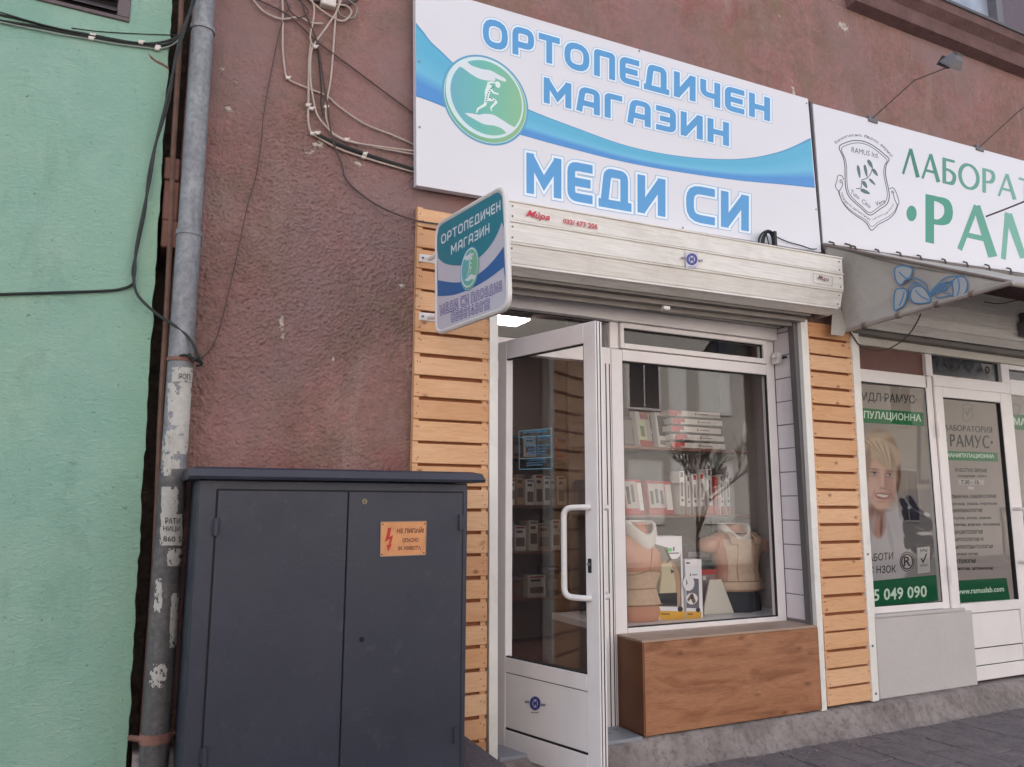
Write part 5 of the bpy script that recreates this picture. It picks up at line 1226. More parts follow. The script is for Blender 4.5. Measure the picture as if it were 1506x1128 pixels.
humanist(g, 'ЛАБОРАТОРИЯ', [(72, 424), (640, 458), (638, 386), (68, 358)], Pa, .0002, T3, .1, .07); humanist(g, 'РАМУС', [(140, 616), (602, 638), (598, 492), (132, 472)], Pa, .0002, T3, .1, .065)
for cx, cy in ((92, 546), (632, 570)): g.poly([Pa(cx+15*math.cos(t), cy+22*math.sin(t), .0002) for t in np.linspace(0, 6.28, 13)[:-1]], [T3]*12)
fonttext(g, 'МАНИПУЛАЦИОННА', [(92, 752), (664, 768), (660, 708), (88, 692)], Pa, .0004, S(214, 236, 216), .02)
strokeline(g, [(285, 130), (340, 118), (400, 135), (392, 200), (408, 260), (345, 318), (285, 280), (300, 200)], 7, Pa, .0002, S(128, 120, 112), True, 3); strokeline(g, [(320, 190), (345, 240), (375, 160)], 8, Pa, .0003, S(116, 112, 106), sm=0)
for s, q in (('РАБОТНО ВРЕМЕ', [(200, 918), (580, 925), (580, 880), (200, 870)]), ('понеделник - петък', [(230, 988), (572, 990), (572, 958), (230, 955)]), ('7.30 - 15.', [(270, 1062), (492, 1068), (492, 1020), (270, 1012)])): fonttext(g, s, q, Pa, .0004, T4, .03)
g.poly([Pa(240, 1068, .0001), Pa(545, 1074, .0001), Pa(545, 1012, .0001), Pa(240, 1005, .0001)], [S(176, 168, 164)]*4); g.poly([Pa(355, 1126, .0001), Pa(420, 1128, .0001), Pa(420, 1092, .0001), Pa(355, 1090, .0001)], [S(186, 178, 174)]*4)
for s, x0, x1, y0, y1 in (('·КЛИНИЧНА ЛАБОРАТОРИЯ', 100, 600, 55, 95), ('(кръвни, урини, маркери)', 122, 610, 132, 172), ('·МИКРОБИОЛОГИЯ', 108, 456, 200, 240), ('(гърлен, носен, уринен', 136, 548, 280, 320), ('храчки, влагал. посявки)', 140, 638, 348, 388), ('·ПАРАЗИТОЛОГИЯ', 124, 460, 422, 466), ('·ВИРУСОЛОГИЯ И', 132, 466, 500, 540), ('ИМУНОХЕМАТОЛОГИЯ', 152, 566, 575, 616), ('(кръвни групи)', 160, 410, 655, 694), ('·ПАТОЛОГИЯ', 146, 388, 725, 768), ('(биопсии, цитонамазки)', 176, 570, 800, 846)):
    fonttext(g, s, [(x0, y1), (x1, y1-8), (x1, y0-4), (x0, y0)], Pb, .0004, T4, .05 if s[0] != '(' else .03)
fonttext(g, 'www.ramuslab.com', [(190, 1088), (682, 1056), (680, 1000), (190, 1030)], Pb, .0004, S(214, 236, 216), .02)
add('notice_print', g, M['film'], DD, flat_print=True)
lf(5.709, 6.40, .734, 2.297, .0755, .0795, 'glasslab', 'pane', DD, 0)
# third light
g = G(); y3 = .09; g.poly([(6.60, y3, .74), (8.2, y3, .74), (8.2, y3, 2.385), (6.60, y3, 2.385)], [S(160, 152, 146)]*4)
P9 = lambda u, v, d=0.0: F(u, v, y3-.0005-d); Pc = lambda x, y, d=0.0: P9(*za(x, y), d)
x6 = lambda z: (6.602, y3-.0006, z)
g.poly([(6.601, y3-.0006, 2.095), (8.2, y3-.0006, 2.095), (8.2, y3-.0006, 2.225), (6.601, y3-.0006, 2.225)], [GR]*4)
g.poly([(6.601, y3-.0006, .741), (8.2, y3-.0006, .741), (8.2, y3-.0006, .97), (6.601, y3-.0006, .97)], [GRD]*4)
g.poly([(6.601, y3-.0006, 1.05), (6.9, y3-.0006, 1.05), (6.9, y3-.0006, 1.36), (6.75, y3-.0006, 1.42), (6.601, y3-.0006, 1.36)], [S(58, 56, 62)]*5)
fonttext(g, 'МАНИПУЛАЦИОННА', [(6.63, 2.12), (7.75, 2.12), (7.75, 2.20), (6.63, 2.20)], lambda a, b, d: np.array([a, y3-.001, b]), 0, S(214, 236, 216), .02)
strokeline(g, [(880, 130), (925, 118), (965, 140), (960, 190), (928, 245), (885, 215)], 7, Pc, .0012, S(128, 118, 112), True, 3)
add('poster_film', g, M['film'], LF_, flat_print=True, label='partly visible second window poster at the right edge')
lf(6.60, 8.2, .742, 2.384, .082, .086, 'glasslab', 'pane', None, 0)
g = G(); zz = lambda x, y: (1380+x/9.397, 440+y/9.397); Pt = lambda x, y, d=0.0: F(*zz(x, y), .0985-d)
g.poly([Pt(580, 885), Pt(742, 905), Pt(690, 1120)], [S(160, 156, 154)]*3); g.poly([Pt(675+36*math.cos(t), 980+54*math.sin(t), .0004) for t in np.linspace(0, 6.28, 17)[:-1]], [S(60, 60, 64)]*16); fonttext(g, '9', [(660, 1010), (692, 1014), (692, 952), (660, 948)], Pt, .0008, S(160, 156, 154), .02)
add('pennant_sticker', g, M['film'], LF_, flat_print=True)
g = G(); g.box(4.705, 8.2, .30, .33, .15, 2.8); add('inner_screen', g, M['dark'], LF_)

# its roller shutter
RS2 = thing('roller_shutter', 'grey shaded roller shutter box under the awning above the laboratory front', 'roller shutter', (6, 0, .15))
yb_ = -.12; xL, xR = 4.575, 8.3
for k, (zt, zb, yt, yb) in enumerate([(3.13, 2.985, yb_, yb_), (2.985, 2.865, yb_, yb_), (2.865, 2.79, yb_, -.10), (2.79, 2.735, -.10, -.03)]):
    d = np.array([yb-yt, zb-zt]); d /= np.linalg.norm(d); nrm = np.array([d[1], -d[0]]); nrm = -nrm if nrm[0] > 0 else nrm
    A, B = np.array([yt, zt]), np.array([yb, zb])
    prof = [A, A+nrm*.008+d*.002, A+nrm*.008+d*.010, A+d*.014+nrm*.002, B-d*.006, B-d*.002-nrm*.006, B-nrm*.015, A-nrm*.015]
    g = G(); g.loft([[(x, p[0], p[1]+.004*(x-xL)) for p in prof] for x in (xL, xR)]); add('box_panel', g, M['shutter'], RS2)
g = G(); g.prism([(xL+.001, yb_+.005, 3.12), (xL+.001, yb_+.005, 2.87), (xL+.001, -.095, 2.79), (xL+.001, -.03, 2.74), (xL+.001, .0, 2.74), (xL+.001, .0, 3.12)], (.012, 0, 0)); add('end_cap', g, M['shutter'], RS2)
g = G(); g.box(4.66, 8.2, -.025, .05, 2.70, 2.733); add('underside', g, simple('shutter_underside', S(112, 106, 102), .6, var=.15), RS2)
g = G(); y0 = -.012; g.prism([F(*p, y0) for p in ((1251.5, 486), (1262.0, 486), (1293.2, 1030), (1284, 1032))], (0, .06, 0)); add('guide_rail', g, M['rail'], RS2)
for (u, v) in ((1276, 815), (1283, 950), (1288, 1020)):
    g = G(); q = F(u, v, -.012); g.tube([(q[0], -.017, q[2]), (q[0], -.010, q[2])], .008, 8); add('screw', g, M['pmetal'], RS2)
q = F(1499, 478, -.13); g = G(); g.box(q[0]-.02, q[0]+.20, -.20, -.125, q[2]-.10, q[2]+.02, .006); SW_ = solo('junction_box', g, M['pmetal'], 'small grey box fixed to the shaded shutter at the right edge', 'junction box')
g = G(); g.box(q[0]+.01, q[0]+.12, -.19, -.126, q[2]+.025, q[2]+.10, .006); add('cap', g, M['signedge'], SW_)

# ================================================================== AWNING
A_, C_, D_ = F(1211, 360, -.045), F(1245, 484, -.05), F(1484, 414, -1.15)
AW = thing('awning', 'dirty grey canvas awning with a blue leaf motif below the laboratory sign', 'awning', C_)
B1, B2, B3 = F(1226, 430, -.07), F(1222, 492, -.09), F(1240, 494, -.07)
an = np.cross(C_-A_, D_-A_); an /= np.linalg.norm(an); an = an if np.dot(an, CAM-A_) > 0 else -an
cg = S(178, 172, 166); g = G(); n = 14
rows = []
for i in range(n+1):
    t = i/n; top_ = A_*(1-t)+D_*t; low = C_*(1-t)+D_*t; r = []
    for j in range(9):
        s = j/8; p = top_*(1-s)+low*s; sag = -.035*math.sin(math.pi*s)*(1-t)*math.sin(math.pi*min(1, t*1.2+.1)); p = p+an*(sag+.006*mnoise.noise(Vector((t*5, s*4, 0)))); r.append(p)
    rows.append(r)
vs = [tuple(p) for r in rows for p in r]; m = 9
g._add(vs, [(i*m+j, i*m+j+1, (i+1)*m+j+1, (i+1)*m+j) for i in range(n) for j in range(m-1)], [cg]*len(vs))
g._add([A_, B1, B2, B3, C_], [(0, 1, 4), (1, 2, 4), (2, 3, 4)], [cg]*5)
add('side_canvas', g, M['canvas'], AW, True)
E_ = A_+np.array([3.6, 0, .12]); H_ = D_+np.array([3.6, 0, .06]); g = G()
rr = []
for i in range(19):
    t = i/18; rr.append([A_*(1-t)+E_*t+(D_*(1-t)+H_*t-A_*(1-t)-E_*t)*s+np.array([0, 0, -.03*math.sin(math.pi*s)+.012*mnoise.noise(Vector((t*9, s*3, 4)))]) for s in np.linspace(0, 1, 7)])
vs = [tuple(p) for r in rr for p in r]; vs2 = [tuple(np.array(p)+np.array([0, 0, .006])) for p in vs]
fs = [(i*7+j, i*7+j+1, (i+1)*7+j+1, (i+1)*7+j) for i in range(18) for j in range(6)]
g._add(vs, fs, [cg]*len(vs)); g._add(vs2, fs, [cg]*len(vs)); add('roof_canvas', g, M['canvas'], AW, True)
g = G(); g.tube([tuple(C_+(D_-C_)*t+np.array([0, 0, -.01])) for t in (-.06, .5, 1.02)], .017, 8); add('side_tube', g, simple('tube_grey', S(158, 148, 142), .5, .2, var=.12), AW, True)
g = G(); g.tube([tuple(D_+np.array([0, 0, -.01])), tuple(H_+np.array([0, 0, -.01]))], .017, 8); add('front_tube', g, simple('tube_grey', S(158, 148, 142), .5, .2), AW, True)
g = G(); g.tube([tuple(A_), tuple(D_)], .011, 6); g.tube([tuple(A_), tuple(E_)], .014, 6); add('canvas_hem', g, simple('hem_brown', S(116, 102, 96), .8, var=.15), AW)
for t in (.13, .36, .60, .8):
    p = C_+(D_-C_)*t; g = G(); g.tube([tuple(p+np.array([0, -.02*k, -.01])) for k in (-.7, .7)], .022, 8); add('tube_ring', g, simple('hem_brown', S(116, 102, 96), .8), AW)
# frayed hooks and rags tying the canvas to the sign
for i, u in enumerate([1224, 1248, 1256, 1290, 1322, 1352, 1388, 1420, 1452, 1484]):
    v = 359+(u-1211)*.143; q = F(u, v, -.05); g = G(); k = random.uniform(.7, 1.3)
    g.tube([tuple(q+np.array(d)*k) for d in ((-.03, 0, .02), (-.005, -.014, .012), (.01, -.016, -.02), (-.012, -.006, -.055), (-.02, 0, -.03))], .007, 6); add('tie', g, simple('rag_grey', S(92, 84, 80), .9), AW)
g = G()
top_l = [F(1211+i*7, 359.5+i*7*.143+1.4*mnoise.noise(Vector((i*.7, 0, 2))), -.052) for i in range(44)]
low_l = [F(1211+i*7, 364+i*7*.147+2.4+3.0*mnoise.noise(Vector((i*.8, 3, 2))), -.056) for i in range(44)]
vs = [tuple(p) for ab in zip(top_l, low_l) for p in ab]; g._add(vs, [(2*i, 2*i+1, 2*i+3, 2*i+2) for i in range(43)], [S(104, 98, 94)]*len(vs)); add('torn_edge', g, M['canvas'], AW)
# leaf motif
PL = lambda x, y, d=0.0: onplane(1236+x/5.578, 380+y/5.578, A_+an*(.008+d), an)
g = G(); BO, BI = S(78, 128, 172), S(168, 172, 176)
for L in ([(450, 80), (500, 62), (560, 70), (590, 95), (572, 150), (530, 180), (500, 215), (466, 200), (448, 150)], [(452, 262), (500, 246), (540, 258), (545, 300), (520, 380), (480, 412), (446, 425), (440, 350)],
          [(590, 250), (640, 228), (690, 250), (742, 345), (690, 366), (610, 366), (575, 320)], [(920, 190), (960, 155), (1010, 150), (1042, 200), (1030, 270), (985, 322), (930, 330), (925, 260)]):
    pp = smoothline(L, 4, True); g.poly([PL(*p) for p in pp], [BI]*len(pp)); strokeline(g, L, 5.5, PL, .0006, BO, True, 4)
for L in ([(480, 110), (520, 150), (560, 175)], [(480, 390), (510, 330), (525, 270)], [(615, 260), (660, 310), (730, 345)], [(965, 165), (975, 240), (950, 325)],
          [(545, 165), (600, 160), (660, 180), (705, 220), (725, 300)], [(560, 200), (610, 195), (665, 215)], [(555, 250), (590, 215), (640, 205)], [(560, 250), (570, 300), (580, 360)],
          [(725, 300), (780, 230), (850, 165), (930, 145), (990, 150)], [(730, 320), (800, 250), (860, 205), (915, 185)], [(740, 300), (800, 225), (870, 195), (905, 205), (860, 245), (790, 290), (785, 318), (840, 318), (920, 300)], [(800, 270), (850, 225), (880, 240), (840, 275), (900, 290)]):
    strokeline(g, L, 5.0, PL, .0009, BO)
add('leaf_motif', g, M['prt'], AW, flat_print=True)

# ================================================================== FLOODLIGHTS
def flood(u, v, y, base, mid, label):
    q = F(u, v, y); T = thing('floodlight', label, 'floodlight', q, 'sign floodlights on arms')
    c = q
    def tr(g, rx):
        cs_, sn = math.cos(rx), math.sin(rx); g.v = [(x*.64, yy*.64, zz*.64) for x, yy, zz in g.v]; g.v = [(c[0]+x, c[1]+yy*cs_-zz*sn, c[2]+yy*sn+zz*cs_) for x, yy, zz in g.v]; return g
    g = G(); k = .085
    g.loft([[(-k*a, -.07, -k*b) , (k*a, -.07, -k*b), (k*a, -.07, k*b), (-k*a, -.07, k*b)] if False else [(-k*a, yy, -k*b), (k*a, yy, -k*b), (k*a, yy, k*b), (-k*a, yy, k*b)] for yy, a, b in ((-.09, .55, .45), (-.05, .85, .75), (.03, 1.25, 1.0), (.045, 1.3, 1.05))]); add('housing', tr(g, -.75), M['pmetal'], T)
    g = G(); g.box(-.09, .09, .046, .052, -.07, .07); add('lens', tr(g, -.75), M['lens'], T)
    g = G(); g.box(-.115, .115, -.03, .085, .092, .100, .002); add('visor', tr(g, -.75), simple('visor_dark', S(84, 80, 92), .5), T)
    for z in (-.03, 0, .03):
        g = G(); g.box(-.05, .05, -.115, -.088, z-.006, z+.006); add('fin', tr(g, -.75), M['pmetal'], T)
    g = G(); p0, p1 = F(*base, -.04), F(*mid, y*.6)
    g.tube([tuple(p0), tuple(p1), tuple(c+np.array([-.02, .02, -.03]))], .0052, 6); add('arm', g, M['cbrown'], T)
    return T
flood(1401, 92, -.42, (1283, 174), (1345, 118), 'grey floodlight on an arm above the laboratory sign')
flood(1560, 122, -.42, (1440, 217), (1500, 162), 'arm of a second floodlight rising from the laboratory sign at the right edge')
g = G(); g.tube([tuple(F(1450, 318.5, -.06)), tuple(F(1480, 307, -.2)), tuple(F(1530, 287, -.45))], .007, 6); solo('rod', g, M['cbrown'], 'thin dark rod crossing the green letters of the laboratory sign', 'rod')

# ================================================================== CABLES
zc3 = lambda x, y: (270+x*.26596, y*.26596)
def cable(pts, r, mat, label, y=.041, zoom=zc3, clips=(), group=None, name='cable', ys=None, sm_=6):
    yy = y-r-.001
    P_ = []
    for i, p in enumerate(smoothline(pts, sm_)):
        q = F(*zoom(*p), (yy if ys is None else np.interp(i/(sm_*(len(pts)-1)), np.linspace(0, 1, len(ys)), ys))); P_.append(tuple(q))
    g = G(); g.tube(P_, r, 6); lo = np.array(g.v).min(0); hi = np.array(g.v).max(0)
    o = thing(name, label, 'cable', ((lo[0]+hi[0])/2, yy, lo[2]), group)
    sh = add('sheath', g, mat, o, True)
    for (x, yq) in clips:
        q = F(*zoom(x, yq), yy-r); g = G(); g.box(q[0]-.011, q[0]+.011, yy-r-.006, y-.0005, q[2]-.009, q[2]+.009, .003); g.tube([(q[0]+.012, yy-r-.004, q[2]+.008), (q[0]+.012, y, q[2]+.008)], .005, 6); add('clip', g, M['clip'], o)
    return o
cable([(538, -60), (546, 0), (549, 100), (548, 250), (557, 360), (578, 436), (680, 485), (790, 530), (860, 590), (1000, 685), (1150, 745), (1310, 815)], .0052, M['cwhite'], 'beige cable dropping left of the bundle then sloping to the big sign', clips=[(576, 430)])
cable([(868, -60), (860, 10), (842, 80), (826, 300), (812, 450), (787, 590), (800, 690), (850, 752), (1000, 800), (1310, 860)], .0052, M['cwhite'], 'beige cable hanging straight down on the right of the bundle', clips=[(788, 592), (900, 772)], y=.037)
cable([(880, -30), (848, 60), (790, 150), (727, 238), (704, 300), (702, 440), (720, 560), (742, 640), (800, 712), (850, 757), (960, 792), (1310, 840)], .005, M['cwhite'], 'beige cable crossing diagonally into the top clip of the bundle', clips=[(728, 258), (706, 600)], y=.031)
cable([(704, 236), (694, 350), (690, 580), (689, 660), (704, 733), (742, 758), (850, 818), (1000, 872), (1310, 962)], .0058, M['cwhite'], 'beige cable curving along the lower edge of the bundle', clips=[(688, 581), (712, 738), (995, 868)], y=.039)
cable([(738, 745), (820, 782), (900, 815), (1100, 884), (1310, 948)], .010, M['cblack'], 'thick black cable starting at the white clips and sloping to the sign', clips=[(740, 735), (1003, 850)], y=.038)
zl = lambda x, y: (x, y)
cable([(438, -20), (444, 5), (458, 40), (468, 68), (476, 120), (482, 160), (489, 205), (502, 240), (512, 268), (552, 300), (600, 321), (640, 329), (668, 330)], .005, M['cbrown'], 'dark cable running down the bundle then across to the projecting sign', y=.03, zoom=zl, ys=[.022]*8+[.0, -.02, -.02])
cable([(380, -12), (440, 12), (560, 72), (660, 155), (740, 232), (900, 350), (1100, 500), (1310, 655)], .0045, M['cbrown'], 'straight dark cable running diagonally down to the left edge of the big sign', y=.034)
cable([(590, 20), (565, 85), (530, 180), (480, 420), (442, 640), (430, 780), (398, 985), (355, 1130), (280, 1480), (185, 1860), (100, 1985)], .003, M['cbrown'], 'thin dark wire hanging alone between the bundle and the drain pipe', clips=[], y=.036)
cable([(660, -40), (720, 20), (800, 82), (880, 116), (928, 72), (905, 35), (850, 24), (790, 14), (740, -10)], .005, M['cwhite'], 'beige cable looping back on itself at the top of the wall', y=.034)
cable([(375, -20), (400, 18), (450, 68), (540, 105), (640, 94), (700, 124), (770, 130)], .005, M['cwhite'], 'thin beige cable sagging at the top beside the drain pipe', y=.036)
cable([(690, -8), (770, 10), (815, 22), (900, 20), (960, -10)], .012, M['cbrown'], 'short thick dark cable tangled at the top edge', y=.05)
cable([(560, -20), (590, 60), (640, 96), (690, 70), (660, 20), (620, -15)], .004, M['cbrown'], 'small dark loop of wire hanging left of the junction box', y=.032)
cable([(700, -20), (722, 40), (716, 120), (700, 200), (712, 250)], .0045, M['cwhite'], 'short beige cable dropping from the junction box to the top clip', y=.028)
cable([(898, -25), (925, 10), (960, 40), (940, 95), (880, 90), (850, 50)], .0035, M['cgrey'], 'grey loose strand curling right of the junction box', y=.033)
cable([(736, 250), (752, 380), (762, 520), (758, 560), (770, 640)], .004, M['cblack'], 'short black strand lying along the middle of the bundle', y=.034)
g = G(); q = F(*zc3(800, 6), .02); g.box(q[0]-.04, q[0]+.04, -.0, .05, q[2]-.035, q[2]+.05, .006); solo('junction_box', g, M['clip'], 'pale junction box at the top of the cable bundle', 'junction box')
# green wall bundle
zg = lambda x, y: (x/5.193, y/5.193)
yg = -.02
cable([(-60, 88), (0, 112), (200, 156), (400, 211), (700, 266), (1000, 322), (1150, 331), (1290, 308), (1400, 255)], .0052, M['cblack'], 'uppermost thick dark cable of the bundle on the green wall', y=yg, zoom=zg, clips=[(705, 270)])
cable([(-60, 140), (0, 156), (300, 206), (700, 287), (1000, 336), (1190, 351), (1310, 322), (1390, 245), (1396, 190)], .0056, M['cblack'], 'lower thick dark cable of the bundle on the green wall', y=yg, zoom=zg, clips=[(695, 292), (1205, 352)])
cable([(-60, 66), (0, 92), (300, 181), (600, 250), (900, 309), (1080, 326), (1230, 342), (1330, 318)], .0032, M['cblack'], 'thin dark cable pinned above the bundle on the green wall', y=yg-.012, zoom=zg, clips=[(1075, 322)])
cable([(-60, 150), (0, 168), (400, 251), (700, 301), (900, 336), (1100, 361), (1200, 373), (1300, 350), (1385, 285), (1394, 225)], .0038, M['cgrey'], 'pale cable along the bottom of the bundle on the green wall', y=yg-.006, zoom=zg, clips=[(1200, 372)])
cable([(545, 213), (750, 239), (1000, 255), (1300, 266), (1400, 262)], .0022, M['cblack'], 'hair-thin wire above the bundle on the green wall', y=yg, zoom=zg)
# hanging twisted pair
base = [(292, -45), (285, 0), (272, 38), (259, 84), (246, 150), (229, 212), (220, 260), (212, 310), (201, 365), (197, 398), (197, 414)]
def twist(amp, ph): return [(x+amp*math.sin(i*1.9+ph), y) for i, (x, y) in enumerate(base)]
cable(twist(1.7, 0)+[(192, 420), (182, 424), (160, 427.5), (80, 430.5), (-20, 433.5)], .0068, M['cblack'], 'dark cable hanging down the gap then turning level across the green wall', zoom=zl, ys=[-.12, -.10, -.06, -.045, -.04, -.034, -.032, -.031, -.031, -.031])
cable(twist(1.7, 3.1)+[(202, 433), (217, 450), (238, 467), (264, 484), (280, 500), (290, 520), (294, 532)], .0068, M['cblack'], 'dark cable twisted round its neighbour and swinging over to the drain pipe', zoom=zl, ys=[-.13, -.11, -.07, -.055, -.05, -.045, -.045, -.05, -.08, -.10, -.12, -.11])
for k, pts in enumerate(([(262, 525), (272, 522), (283, 527), (296, 534)], [(278, 520), (285, 530), (290, 524), (297, 535), (290, 538)])):
    cable(pts, .006, M['cblack'], ('wire tie wrapped round the drain pipe', 'knot of black wire at the right side of the drain pipe')[k], zoom=zl, ys=[-.10, -.125, -.115, -.07])
# coil on the shutter box
KO = thing('cable_coil', 'small coil of black cable sitting on top of the cream shutter box', 'cable coil', F(1130, 352, -.10))
zk = lambda x, y: (1080+x/10.757, 320+y/10.76)
for k, pts in enumerate(([(385, 430), (395, 330), (440, 250), (520, 208), (590, 230), (640, 310), (660, 470)], [(425, 430), (445, 320), (500, 240), (560, 240), (600, 320), (610, 460)], [(455, 440), (480, 300), (530, 225), (600, 260), (650, 360), (670, 480)], [(505, 260), (530, 360), (555, 450)], [(585, 250), (625, 350), (640, 470)])):
    g = G(); g.tube([tuple(F(*zk(*p), -.10+.012*k)) for p in smoothline(pts, 6)], .0075 if k != 3 else .004, 6); add('loop', g, M['cblack'], KO, True)
g = G(); q = F(*zk(645, 350), -.12); g.box(q[0]-.012, q[0]+.012, -.13, -.10, q[2]-.08, q[2]+.06, .004); add('plug', g, M['black'], KO)
g = G(); g.tube([tuple(F(*zk(*p), -.045)) for p in smoothline([(640, 290), (700, 320), (850, 385), (1050, 440), (1150, 475), (1220, 498), (1300, 496)], 6)], .004, 6); add('lead', g, M['cblack'], KO, True)
# loops of wire below the awning
za5 = lambda x, y: (1236+x/5.578, 380+y/5.578)
cable([(660, 455), (630, 520), (580, 600), (520, 665), (440, 720), (360, 752), (240, 750), (160, 715), (110, 650), (75, 595)], .005, M['cbrown'], 'dark wire looping from the awning tube down over the lintel', zoom=za5, ys=[-.16, -.14, -.10, -.05, -.02, -.02])
cable([(1180, 355), (1260, 370), (1340, 368), (1420, 350), (1520, 330)], .004, M['cbrown'], 'thin wire strung below the awning tip', zoom=za5, ys=[-.2, -.16, -.14])
# ================================================================== SHOP INTERIOR
RM = thing('shop_room', 'dim interior room of the orthopaedic shop with its walls and ceiling', 'room', (3, 1.8, .13))
def rm(name, x0, x1, y0, y1, z0, z1, m, b=0.0):
    g = G(); g.box(x0, x1, y0, y1, z0, z1, b); return add(name, g, M[m], RM)
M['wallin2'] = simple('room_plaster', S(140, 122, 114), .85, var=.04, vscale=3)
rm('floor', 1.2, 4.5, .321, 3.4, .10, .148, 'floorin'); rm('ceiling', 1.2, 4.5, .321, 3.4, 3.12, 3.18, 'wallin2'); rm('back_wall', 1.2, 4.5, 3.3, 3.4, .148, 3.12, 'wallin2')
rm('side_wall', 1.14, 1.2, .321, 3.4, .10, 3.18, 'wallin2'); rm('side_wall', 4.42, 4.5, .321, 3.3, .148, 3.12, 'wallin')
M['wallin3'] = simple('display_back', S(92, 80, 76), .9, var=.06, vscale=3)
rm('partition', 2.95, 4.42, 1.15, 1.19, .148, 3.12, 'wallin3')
rm('display_floor', 2.80, 4.42, .321, 1.15, .655, .70, 'pvc', .003); rm('display_front', 2.80, 2.82, .321, 1.15, .148, .655, 'wallin2')
rm('floor_boards', 1.2, 4.42, .40, 3.3, .1485, .152, 'shelfw')
# the lit ceiling fitting seen through the transom
c = F(747, 474, 2.25)
LP = thing('ceiling_light', 'lit white ceiling light seen through the glass above the door', 'ceiling light', (c[0], 2.25, c[2]))
g = G(); g.box(c[0]-.30, c[0]+.12, 2.05, 2.33, c[2]-.012, c[2]+.0, .003); add('diffuser', g, M['lampg'], LP)
g = G(); g.box(c[0]-.31, c[0]+.13, 2.04, 2.34, c[2]+.001, 3.119, .003); add('housing', g, M['pvc'], LP)
# shelves
YSF = .84
def shelf(x0, x1, y0, y1, z, label, m='shelfw'):
    T = thing('wall_shelf', label, 'shelf', ((x0+x1)/2, y1, z))
    g = G(); g.box(x0, x1, y0, y1, z-.02, z, .002); add('board', g, M[m], T)
    for x in (x0+.12, x1-.12):
        g = G(); g.prism([(x, y1-.002, z-.021), (x, y0+.05, z-.021), (x, y1-.002, z-.15)], (.012, 0, 0)); add('bracket', g, M['glassshelf'], T)
    return T
ZS1, ZS2 = F(985, 658, YSF)[2], F(985, 757, YSF)[2]
shelf(2.98, 4.40, YSF, 1.148, ZS1, 'upper shelf behind the display window'); shelf(2.98, 4.40, YSF, 1.148, ZS2, 'lower shelf behind the display window')
for z, n in ((1.93, 'top'), (1.46, 'middle'), (1.02, 'lower'), (.58, 'bottom')): shelf(1.9, 4.3, 2.95, 3.298, z, n+' shelf on the back wall of the shop, seen through the door')
CARD = M['card']
def cbox(name, label, px, y, depth, zb, cols, yaw=0.0, group=None, cat='box', deco=None, lean=0.0, top=None):
    """carton from its front rectangle sighted at depth y; cols: face colours; deco paints flat print on the front"""
    a, b = F(px[0], px[2], y), F(px[1], px[3], y); w, h = abs(b[0]-a[0]), abs(a[2]-b[2]); zb = b[2] if zb is None else zb
    xm = (a[0]+b[0])/2; T = thing(name, label, cat, (xm, y+depth/2, zb), group)
    cy_, sy = math.cos(yaw), math.sin(yaw)
    def tr(x, yy, z):
        yy2 = yy+lean*z; return (xm+x*cy_-yy2*sy, y+x*sy+yy2*cy_, zb+z)
    g = G(); g.box(-w/2, w/2, 0, depth, .001, h, .0015); g.v = [tr(*p) for p in g.v]
    g.c = [cols[0]]*len(g.v); add('carton', g, CARD, T, flat_print=False)
    if deco:
        d = G()
        for k, it in enumerate(deco):
            x0, x1, z0, z1, col = it
            d.poly([tr(-w/2+w*x, -.0008-.0002*k, h*z) for x, z in ((x0, z0), (x1, z0), (x1, z1), (x0, z1))], [col]*4)
        add('front_print', d, CARD, T, flat_print=True)
    return T
WHT, RDD, GRY = S(222, 214, 208), S(186, 66, 60), S(120, 110, 108)
# stack of flat cartons on the upper shelf
for k in range(5):
    t = ZS1+.003+k*.0605; n = ('bottom', 'second from bottom', 'middle', 'second from top', 'topmost')[k]
    off = (0, .01, -.004, .006, -.008)[k]
    u0 = 1003+k*.6
    T = cbox('flat_carton', n+' flat white carton in the stack on the upper shelf', (988+off*300, 1066-k*1.2+off*200, 640, 652), .86, .24, t, [WHT], random.uniform(-.05, .05), 'flat cartons stacked on the upper shelf',
             deco=[(0, .16, 0, 1, RDD), (.16, .24, .3, 1, RDD), (.55, .75, .42, .56, GRY), (.5, .53, .3, .7, GRY)])
    for o in T.children:
        if o.name.startswith('carton'): pass
# framed packs leaning on the upper shelf
cbox('picture_pack', 'dark narrow pack at the left end of the upper shelf', (917, 934, 612, 657), .93, .04, ZS1, [S(92, 82, 80)], 0, None, deco=[(.1, .9, .1, .9, S(120, 112, 108))], lean=.12)
cbox('picture_pack', 'pack with a green and white photo leaning on the upper shelf', (936, 966, 602, 656), .92, .05, ZS1, [S(200, 192, 186)], .35, None, deco=[(.02, .98, 0, .2, S(160, 62, 52)), (.1, .6, .2, .75, S(196, 200, 160)), (.2, .5, .3, .6, S(96, 110, 70)), (.3, .95, .8, 1, S(150, 70, 62)), (.62, .95, .22, .78, S(170, 160, 156))], lean=.16)
cbox('picture_pack', 'dark framed pack beside the carton stack on the upper shelf', (966, 990, 600, 655), .94, .05, ZS1, [S(206, 200, 194)], .2, None, deco=[(.15, .92, .34, .9, S(62, 56, 56)), (.15, .92, .1, .22, S(130, 122, 120))], lean=.14)
